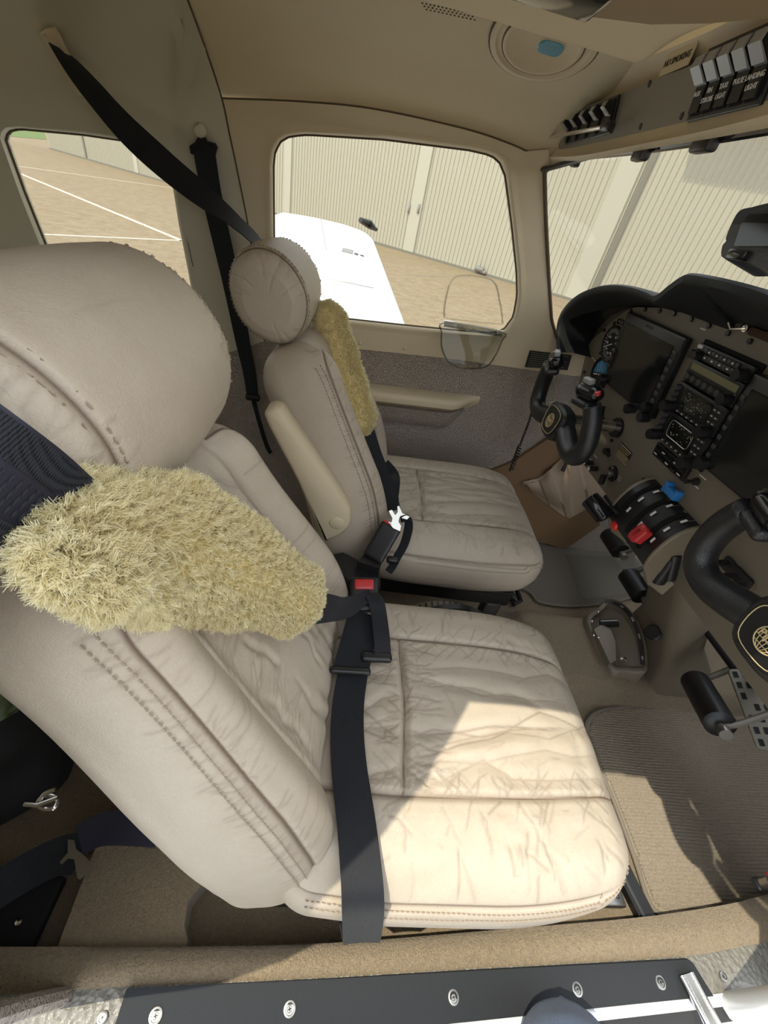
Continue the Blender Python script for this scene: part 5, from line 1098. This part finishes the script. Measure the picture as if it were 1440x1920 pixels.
# ================================================================== RUDDER PEDALS
def pedal(label, a, b, pad, side, dark):
    o = thing('rudder_pedal', label, 'pedal', tuple((a+b)/2), 'rudder pedals')
    d = nrm(b-a); mk('roller', tube([a, a+d*.006, b-d*.006, b], [.018, .030, .030, .020], 20), 'black', o, smooth=50); mk('axle', tube([a-d*.016, b+d*.022], .008, 10), 'pedal_grey', o); mk('axle_nut', tube([b+d*.012, b+d*.024], .012, 10), 'steel', o)
    up_ = np.array([.05, 0, .09])
    for q, nm in ((a, 'arm'), (b, 'arm')): mk(nm, tube(spl([q+[.005, 0, 0], q+[.03, 0, .02], q+up_+[.02, 0, .0]], 5), .010, 8, sq=(1, .6)), 'pedal_grey', o)
    mk('cross_tube', tube([a+up_+[.02, 0, 0]-d*.02, b+up_+[.02, 0, 0]+d*.02], .010, 10), 'pedal_grey', o)
    if pad:
        c_ = (a+b)/2+np.array([.075, -.035, .055]); M = frame(c_, (-.55, -.2, .83), -d); w_ = np.linalg.norm(b-a)*1.05
        pd = mk('brake_pad', T(prism(rrect(w_, .085, .008, 4), -.004, .004, .001), M), 'pedal_grey', o, smooth=40); q = []
        for i in range(7):
            for j in range(5):
                if (i+j) % 5 == 2: continue
                q.append(box((-w_*.42+i*w_*.14, -.032+j*.016, .0045), (w_*.08, .008, .0018)))
        mk('grip_blocks', T(join(*q), M), 'black', pd, smooth=False)
    return o
pedal('black roller rudder pedal under the near yoke, on the inner side', onx(1302, 1275, .90), onx(1352, 1362, .84), True, 1, 0)
pedal('black roller rudder pedal by the door, at the right edge', onx(1302, 1275, .90)+np.array([.10, -.17, .0]), onx(1352, 1362, .84)+np.array([.10, -.17, .0]), True, 1, 0)
pedal('dark rudder pedal on the far side, next to the fuel selector', np.array([.93, .20, .20]), np.array([.93, .10, .20]), False, 1, 1)
pedal('dark rudder pedal on the far side, near the far wall', np.array([.96, .40, .20]), np.array([.96, .30, .20]), False, 1, 1)
pt_ = tag(mk('pedal_tube', join(tube([(.99, .50, .31), (.99, -.60, .31)], .013, 12), tube([(.95, .50, .29), (.95, -.60, .29)], .010, 12)), 'black', None), 'pair of black cross tubes carrying the rudder pedals', 'tube')
# trim wheel between the seats
tw = thing('trim_wheel', 'dark round trim wheel in a tan housing between the seats', 'trim wheel', tuple(onz(830, 1135, .0)))
c_ = np.array([.285, -.085, .185]); th_ = np.linspace(0, math.pi, 26)
mk('housing', T(prism(np.vstack([np.c_[.105*np.cos(th_), .088*np.sin(th_)], [[-.13, -.185], [.13, -.185]]]), -.024, .024, .006), Matrix(((1, 0, 0, c_[0]), (0, 0, -1, c_[1]), (0, 1, 0, c_[2]), (0, 0, 0, 1)))), 'plastic_tan', tw, smooth=40)
wh = mk('wheel', T(lathe([(.0, -.012), (.092, -.010), (.099, -.007), (.099, .007), (.092, .010), (0, .010)], 40, False), frame(c_+[.02, -.012, .012], (0, 1, 0), (1, 0, 0))), 'black', tw, smooth=30)
q = []
for i in range(44): a = i*2*math.pi/44; q.append(T(box((.099, 0, 0), (.006, .004, .016)), frame(c_, (0, 1, 0), (1, 0, 0)) @ Matrix.Rotation(a, 4, 'Z')))
mk('wheel_teeth', join(*q), 'black', wh, smooth=False)
# ================================================================== STORM WINDOW (hinged clear hatch), wall placard
sw = thing('storm_window', 'small clear plastic vent hatch hinged open on the far side window', 'hatch', tuple(onwall(885, 620)))
u_ = [(833, 590), (836, 560), (845, 530), (862, 517), (905, 520), (928, 532), (936, 560), (942, 600), (932, 607), (845, 598)]
U3 = np.array([onwall(*q, .008) for q in spl(u_, 4, True)]); mk('hatch_opening_rim', tube(U3, .0022, 6, closed=True), 'clear_plastic', sw)
d_ = [(834, 604), (940, 622), (940, 640), (925, 672), (908, 688), (870, 690), (843, 680), (829, 655), (828, 625)]
D3 = np.array([onwall(*q, -.045-.035*min(1, max(0, (q[1]-600)/80))) for q in spl(d_, 4, True)]); mk('flap', loft([D3, D3+[0, -.004, 0]], True, True, True), 'clear_plastic', sw, smooth=False); mk('flap_edge', tube(D3+[0, -.002, 0], .0026, 6, closed=True), 'clear_edge', sw)
h0, h1 = onwall(832, 606, -.03), onwall(941, 626, -.03); mk('hinge', ribbon(resample(np.array([h0, h1]), 6), (0, -.3, 1), .017, .004), 'clear_edge', sw); mk('hinge_pin', tube([h0+[0, -.006, -.004], h1+[0, -.006, -.004]], .0032, 8), 'clear_edge', sw)
for k in np.linspace(.1, .92, 5): p = h0*(1-k)+h1*k+np.array([0, -.007, .002]); mk('hinge_screw', T(lathe([(0, .002), (.003, .0015), (.004, 0)], 10, False), frame(p, (0, -1, .3), (1, 0, 0))), 'steel', sw)
pc = np.array([onwall(*q, -.003) for q in [(993, 657), (1072, 666), (1064, 694), (984, 688)]]); n_ = nrm(np.cross(pc[1]-pc[0], pc[3]-pc[0])); n_ = n_ if n_ @ (CAM-pc[0]) > 0 else -n_
pcd = tag(mk('placard', loft([pc, pc+n_*.0012], True, True, True), 'placard', None, smooth=False), 'black placard with lines of fine white print under the windscreen post', 'placard')
ex_ = pc[1]-pc[0]; ey_ = pc[3]-pc[0]
for i in range(8):
    a = pc[0]+ex_*.05+ey_*(.10+i*.115); ln_ = .88-(i % 3)*.12; mk('print_line', ribbon(np.array([a+n_*.0015, a+ex_*ln_*.5+n_*.0015, a+ex_*ln_+n_*.0015]), ey_, np.linalg.norm(ey_)*.022, .0003), 'rocker', pcd)
# black compass unit up by the windscreen
cp = thing('compass_unit', 'black instrument hanging at the windscreen, cut by the right edge', 'instrument', tuple(onx(1420, 440, .52)))
bp_ = [(1362, 486), (1364, 466), (1372, 456), (1372, 447), (1388, 410), (1402, 392), (1425, 386), (1475, 380), (1490, 440), (1475, 515), (1440, 508), (1400, 490), (1372, 490)]
b3 = np.array([onx(*q, .50) for q in spl(bp_, 3, True)]); mk('case', loft([(b3-b3.mean(0))*.9+b3.mean(0)+[-.012, 0, 0], b3, b3+[.05, 0, -.01], (b3-b3.mean(0))*.8+b3.mean(0)+[.07, 0, -.01]], True, True, True), 'black', cp, smooth=40)
w3 = np.array([onx(*q, .4865) for q in [(1378, 462), (1392, 420), (1406, 402), (1470, 400), (1465, 462)]]); mk('window', loft([w3, w3+[-.002, 0, 0]], True, True, True), 'black_gloss', cp, smooth=False)
p = onx(1385, 478, .487); mk('knob_bar', box(p, (.012, .034, .012), .003), 'black_gloss', cp); mk('mount', tube([onx(1440, 440, .54), wsc(.5, .25)], .012, 10), 'black', cp)
# keys / fittings at the right edge on the sill
o = thing('lock_fitting', 'small chrome and white door lock fitting at the right edge above the mat', 'fitting', tuple(onz(1436, 1650, .10)))
p = onz(1440, 1655, .12); mk('body', T(rbox((.020, .018, .034), .006, .004), Matrix.Translation(Vector(p))), 'steel', o, smooth=True); mk('cap', T(rbox((.020, .016, .010), .004, .003), Matrix.Translation(Vector(p+[0, .004, .022]))), 'white_paint', o, smooth=True); mk('stripe', T(box((0, 0, 0), (.019, .017, .003)), Matrix.Translation(Vector(p+[0, .003, .0165]))), 'red_plastic', o); mk('base', T(rbox((.026, .022, .012), .005, .004), Matrix.Translation(Vector(p-[0, 0, .018]))), 'dark_steel', o, smooth=True)
# ================================================================== REAR OF THE CABIN
bg_ = thing('black_bag', 'large black bag in the dark behind the near seat', 'bag', tuple(onz(20, 1450, .02)))
v, f = rbox((.42, .40, .30), .08, .02); v = v+.012*np.sin(v*40)[:, [1, 2, 0]]; mk('body', (v+np.array([-.62, -.30, .17]), f), 'bag', bg_, smooth=True)
P = np.array([onz(*q, .30) for q in [(20, 1510), (60, 1508), (90, 1505), (108, 1500)]]); 
o = thing('harness_ring', 'loose chrome ring lying on the dark bag behind the near seat', 'ring', tuple(onz(82, 1500, .31)))
def zt(px, z): return onz(*px, z)
mk('ring', tube([zt(q, .325) for q in spl([(70, 1508), (78, 1495), (98, 1492), (108, 1502), (100, 1516), (80, 1516)], 4, True)], .0022, 8, closed=True), 'chrome', o); mk('pin', tube([zt((46, 1508), .33), zt((70, 1510), .333), zt((108, 1496), .335)], .0024, 8), 'chrome', o); mk('hook', tube(spl([zt((74, 1502), .33), zt((84, 1488), .333), zt((104, 1480), .335)], 5), .0026, 8), 'chrome', o)
rb = thing('rear_lap_belt', 'navy belt with a steel tongue lying behind the foot of the near seat', 'seat belt', tuple(onz(150, 1600, .08)))
P = path([(-40, 1690, .10), (40, 1640, .10), (110, 1605, .11), (150, 1600, .115)], 16); mk('webbing', ribbon(P, vperp(P), .05, .004), 'web', rb)
P = path([(150, 1575, .12), (190, 1555, .125), (240, 1552, .13), (300, 1556, .13)], 16); mk('webbing', ribbon(P, vperp(P), .044, .005), 'web_blue', rb)
tq = np.array([onz(*q, .128) for q in [(128, 1575), (140, 1576), (143, 1592), (160, 1606), (173, 1620), (170, 1634), (150, 1650), (146, 1648), (140, 1612), (128, 1610), (116, 1622), (113, 1617), (128, 1600)]]); mk('tongue', loft([tq, tq+[0, 0, .003]], True, True, True), 'steel', rb, smooth=False)
g3 = []
tc_ = thing('towel', 'green cloth crumpled behind the near seat', 'cloth', tuple(onz(20, 1300, .34)))
def cloth(u, v): q = np.array([-60, 1215])*(1-u)+np.array([70, 1250])*u; q2 = np.array([-60, 1380])*(1-u)+np.array([30, 1330])*u; p = q*(1-v)+q2*v; return onz(p[0], p[1], .40+.012*math.sin(u*9+v*4)+.01*math.sin(v*8))
vf = grid(cloth, np.linspace(0, 1, 18), np.linspace(0, 1, 18)); mk('fabric', join(vf, (vf[0]-[0, 0, .006], [q[::-1] for q in vf[1]])), 'green_cloth', tc_, smooth=True)
o = thing('fur_trim', 'dark brown furry thing behind the shoulder of the near seat', 'cushion', tuple(onz(5, 1060, .6))); v, f = rbox((.2, .10, .12), .045, .008); mk('body', (v+.004*np.sin(v*160)[:, [1, 2, 0]]+onz(-40, 1075, .60), f), 'brown_fur', o, smooth=True)
o = tag(mk('rear_hatch_panel', box(onz(-40, 1760, .04)+np.array([0, 0, 0]), (.16, .14, .02), .006), 'black_matte', None), 'dark plate with bright screw heads on the rear floor', 'plate')
for q in ((35, 1729), (2, 1807)): mk('screw', T(lathe([(0, .003), (.004, .002), (.005, 0)], 12, False), frame(onz(*q, .052), (0, 0, 1), (1, 0, 0))), 'chrome', o)
# ================================================================== PHOTOGRAPHER on the wing (only a knee shows)
FW, UPV, RT = RM[:, 2], -RM[:, 1], RM[:, 0]
def blob(name, parts, m, parent, vox=.012, smooth_it=6):
    o = mk(name, join(*parts), m, parent, smooth=True); a = o.modifiers.new('remesh', 'REMESH'); a.mode = 'VOXEL'; a.voxel_size = vox; a.use_smooth_shade = True
    b = o.modifiers.new('smooth', 'SMOOTH'); b.iterations = smooth_it; b.factor = .5; return o
def limb(pts, rad, k=6, n=14): return tube(spl(pts, k), np.interp(np.linspace(0, 1, (len(pts)-1)*k+1), np.linspace(0, 1, len(rad)), rad), n)
def ball(c, r, sq=(1, 1, 1)): v, f = rbox((2, 2, 2), .999, .25); return v*np.array(sq)*r+np.asarray(c), f
HR, KR, FR = np.array([.23, -1.08, .46]), np.array([.385, -.724, .180]), np.array([.41, -.96, -.19])
HL_, KL, FL = np.array([.03, -1.07, .48]), np.array([.03, -.93, .12]), np.array([.02, -1.10, -.19])
SR, SL, ER, EL = np.array([.17, -1.05, .95]), np.array([-.15, -1.05, .95]), np.array([.25, -1.12, .70]), np.array([-.23, -1.12, .70])
FW, UPV, RT = np.array([0, .35, -.94]), np.array([0, -.94, -.35]), np.array([1., 0, 0]); hand_c = [np.array([.29, -1.00, .50]), np.array([-.22, -1.05, .46])]; neck = np.array([-.0, -1.02, 1.02]); headc = np.array([-.01, -.985, 1.17])
per = []
for S_, E_, H_ in ((SR, ER, hand_c[0]), (SL, EL, hand_c[1])):
    per.append(limb([S_, (S_+E_)/2, E_, (E_+H_)/2, H_-nrm(H_-E_)*.05], [.045, .042, .036, .034, .026]))
    d = nrm(H_-E_); per.append(ball(H_-d*.02, .034, (.7, 1, 1.2)))
for S_, H_, s in ((SR, hand_c[0], 1), (SL, hand_c[1], -1)):
    for i, ln in enumerate((.050, .060, .064, .058)):
        b = H_-UPV*(.030-.019*i); per.append(limb([b, b+FW*.03+RT*s*.002, b+FW*.042-RT*s*(.012+ln*.2), b+FW*.040-RT*s*(.02+ln*.4)], [.0095, .0090, .0085, .007], 4, 8))
    b = H_+UPV*.01; per.append(limb([b-FW*.01, b-FW*.02+UPV*.02-RT*s*.01, b-FW*.012+UPV*.03-RT*s*.03], [.012, .0105, .008], 4, 8))
per += [limb([(.10, -1.07, .50), (.06, -1.08, .68), (.02, -1.06, .86), neck-[0, 0, .02]], [.125, .12, .13, .07], 6, 18), limb([SL, (SL+SR)/2, SR], [.05, .07, .05]), limb([neck-[0, 0, .03], headc], [.05, .048]), ball(headc, .1, (.76, .95, 1.18)), ball(headc+[0, .095, -.01], .018), ball(headc+[.078, 0, 0], .022, (.5, 1, 1.4)), ball(headc+[-.078, 0, 0], .022, (.5, 1, 1.4))]
for H_, K_, F_ in ((HR, KR, FR), (HL_, KL, FL)): per.append(limb([H_, (H_+K_)/2, K_, (K_+F_)/2+[0, -.01, 0], F_], [.070, .062, .046, .044, .032]))
person = blob('person', per, 'skin', None, .010, 3); tag(person, 'person in blue jeans standing on the wing, one knee against the door sill', 'person')
jn = [limb([(.13, -1.06, .56), (.13, -1.06, .47), (.13, -1.05, .40)], [.135, .15, .13], 6, 20)]
for H_, K_, F_ in ((HR, KR, FR), (HL_, KL, FL)): jn.append(limb([H_, (H_+K_)/2, K_*.93+H_*.07, K_, K_*.9+F_*.1, (K_+F_)/2+[0, -.01, 0], F_], [.095, .085, .072, .068, .064, .062, .055], 6, 22))
blob('jeans', jn, 'denim', person, .008, 5)
sh_ = [limb([(.12, -1.07, .50), (.07, -1.08, .68), (.02, -1.06, .86), neck-[0, 0, .035]], [.15, .145, .155, .09], 6, 22), limb([SL, (SL+SR)/2, SR], [.065, .085, .065])]
for S_, E_ in ((SR, ER), (SL, EL)): sh_.append(limb([S_, (S_+E_)/2, E_*.8+S_*.2], [.066, .06, .056]))
blob('shirt', sh_, 'shirt', person, .011, 4)
blob('hair', [ball(headc+[0, -.02, .03], .105, (.80, .92, 1.08))], 'hair', person, .01, 2)
for s in (-1, 1): mk('eye', ball(headc+[.03*s, .082, .012], .012), 'white_paint', person)
for F_ in (FR, FL): blob('shoe', [limb([F_+[0, -.06, -.025], F_+[0, .0, -.02], F_+[0, .10, -.035], F_+[0, .17, -.045]], [.04, .05, .042, .032], 5, 14)], 'black', person, .009, 4)
# ================================================================== OUTSIDE
GZ = -1.25
ground = mk('ground', grid(lambda x, y: (x, y, GZ), np.linspace(-160, 90, 3), np.linspace(-60, 260, 3)), 'ground', kind='structure', smooth=False)
HA = np.array([9.5, 22.0]); HD = nrm([.80, -.60]); HN = np.array([-.6, -.8])
def onhang(x, y):
    n3 = np.array([HN[0], HN[1], 0]); p = onplane(x, y, (HA[0], HA[1], 0), n3); return float((p[:2]-HA) @ HD), p[2]
s_left, s_right = onhang(88, 252)[0], 20.0
HH = 8.0
HM = lambda s, z=GZ: frame((HA[0]+HD[0]*s, HA[1]+HD[1]*s, z), (0, 0, 1), (HD[0], HD[1], 0))
hang = thing('hangar', 'long cream corrugated metal hangar across the apron', 'building', (HA[0], HA[1], GZ))
prof = []
for i in range(4):
    b = i*.25
    prof += [(b, 0), (b+.07, 0), (b+.08, -.006), (b+.09, 0), (b+.155, 0), (b+.175, -.05), (b+.205, -.05), (b+.225, 0)]
prof.append((1.0, 0)); prof = np.array(prof)
sheet = mesh('wall_sheet', *loft([np.c_[prof, np.zeros(len(prof))], np.c_[prof, np.full(len(prof), HH)]], close=False), 'hangar', False)
s = s_left; k = 0
while s < s_right:
    link('wall_sheet', sheet, hang, HM(s)); s += 1.0; k += 1
mk('backing_wall', T(box(((s_left+s_right)/2, .35, HH/2), (s_right-s_left, .5, HH)), HM(0)), 'hangar', hang, smooth=False)
for px, wd, m in (((783, 380), .75, 'hangar_pale'), ((1136, 420), .9, 'hangar_pale'), ((541, 330), .6, 'hangar_pale'), ((162, 290), .25, 'hangar_rib'), ((256, 310), .6, 'hangar_pale')):
    sc = onhang(*px)[0]; mk('door_post', T(box((sc, -.05, HH/2), (wd, .09, HH), .01), HM(0)), m, hang, smooth=False)
sc = onhang(1150, 440)[0]; mk('door_gap', T(box((sc+.25, -.055, HH/2), (.22, .07, HH)), HM(0)), 'hangar_rib', hang, smooth=False)
mk('base_rail', T(box(((s_left+s_right)/2, -.05, .06), (s_right-s_left, .14, .12)), HM(0)), 'hangar_rib', hang, smooth=False)
for px in ((769, 392), (787, 392)):
    sc, z = onhang(*px); mk('door_pull', T(box((sc, -.12, z-GZ), (.12, .06, .42), .02), HM(0)), 'steel', hang)
sc, z = onhang(901, 508); mk('door_roller', T(join(box((sc, -.2, .22), (.5, .2, .22), .03), box((sc+.28, -.2, .14), (.3, .16, .14), .03)), HM(0)), 'steel', hang)
# eave that shades the top of the wall
sc, z = onhang(1262, 365); ez = 7.0
mk('eave', T(box((sc-.246*(ez-z)+12, -.186*(ez-z)*1.0, ez-GZ+.1), (24, .372*(ez-z), .2)), HM(0)), 'hangar_pale', hang, smooth=False)
# painted lines on the apron
for a, b, wd in (((23, 310), (321, 352), .18), ((27, 321), (341, 451), .20), ((76, 439), (339, 451), .14), ((760, 516), (960, 522), .05)):
    p, q = onz(*a, GZ+.004), onz(*b, GZ+.004); d = nrm(q-p); p = p-d*3; q = q+d*3; n = np.array([-d[1], d[0], 0])*wd/2
    if a[0] == 760: p = p+d*3; q = q-d*3
    o = mk('apron_line', (np.array([p-n, q-n, q+n, p+n]), [[0, 1, 2, 3]]), 'ground_paint' if a[0] != 760 else 'hangar_rib', ground, smooth=False)
g = [onz(-200, 236, GZ+.01), onz(88, 262, GZ+.01), onz(88, 262, GZ+.01)*[3, 3, 1]]
mk('grass_verge', (np.array([[g[0][0]*1.0, g[0][1], GZ+.02], [g[1][0], g[1][1], GZ+.02], [g[1][0]*6, g[1][1]*6, GZ+.02], [g[0][0]*6, g[0][1]*6, GZ+.02]]), [[0, 1, 2, 3]]), 'grass', ground, smooth=False)
# ---- wings
def foil(n=26):
    t = np.linspace(0, 1, n); x = .5*(1-np.cos(math.pi*t)); y = .6*(.2969*np.sqrt(x)-.126*x-.3516*x**2+.2843*x**3-.1036*x**4)
    up = np.c_[x, y*1.0]; lo = np.c_[x[::-1], -y[::-1]*.6]; return np.vstack([up, lo[1:-1]])
FO = foil()
def wing_sec(y, sgn, le, te, z, sc=1.0):
    ch = le-te; return np.c_[le-FO[:, 0]*ch, np.full(len(FO), y), z+FO[:, 1]*ch*1.15*sc]
def make_wing(sgn, y0, ys, label, zr=-.20):
    L = []
    for d in ys:
        le = .72-.175*d; te = -1.30+.01*d; z = zr+.176*d; sc = 1.0
        if d > 4.35: k = (d-4.35)/.32; le -= .42*k**2.2; te += .10*k**2; sc = 1-.55*k**2; z += .02*k
        L.append(wing_sec(y0+sgn*d, sgn, le, te, z, sc))
    root = thing('wing', label, 'wing', (0, y0+sgn*1, -.2))
    mk('skin', loft(L, True, True, True), 'wing_white', root, smooth=50); return root
wp = make_wing(1, .60, [0, .8, 1.6, 2.4, 3.2, 3.8, 4.2, 4.35, 4.45, 4.55, 4.62, 4.67], 'white wing seen through the far side window')
def onwing(x, y, off=.0):
    # upper surface height at mid chord
    r = ray(x, y); lo, hi = 0, .02
    def top(p): d = p[1]-.60; le = .72-.175*d; te = -1.30+.01*d; ch = le-te; xx = np.clip((le-p[0])/ch, 0, 1); return -.20+.176*d+np.interp(xx, FO[:26, 0], FO[:26, 1])*ch*1.15+off
    for t in np.linspace(.0012, .012, 4000):
        p = CAM+r*t
        if p[2] < top(p): return p
    return CAM+r*.006
for px, wd, hh in (((652, 470), .20, .12), ((668, 476), .07, .05), ((679, 479), .07, .03)):
    p = onwing(*px, .004); mk('decal', T(box((0, 0, 0), (wd*.55, hh, .002)), frame(p, (0, -.17, 1), (1, 0, 0))), 'dark_steel' if wd < .1 else 'steel', wp)
for a, b in (((600, 400), (612, 470)), ((605, 520), (700, 540))):
    P = np.array([onwing(a[0]+(b[0]-a[0])*t, a[1]+(b[1]-a[1])*t, .002) for t in np.linspace(0, 1, 16)]); mk('panel_line', tube(P, .003, 4), 'steel', wp)
P = np.array([onwing(*q, .0) for q in ((672, 416), (690, 424), (702, 434))]); mk('tip_light', tube(P+[.02, .05, .02], [.03, .05, .02], 8), 'dark_steel', wp)
ws = make_wing(-1, -.74, [0, .8, 1.6, 2.4, 3.2, 3.8, 4.2, 4.35, 4.45, 4.55, 4.62, 4.67], 'white wing under the door sill with a dark walkway', -.44)
mk('walkway', ribbon(np.array([[.5, -.98, -.255], [.2, -.98, -.245], [-.3, -.98, -.235], [-.8, -.98, -.255]]), (0, 1, 0), .42, .006), 'rubber_dark', ws)
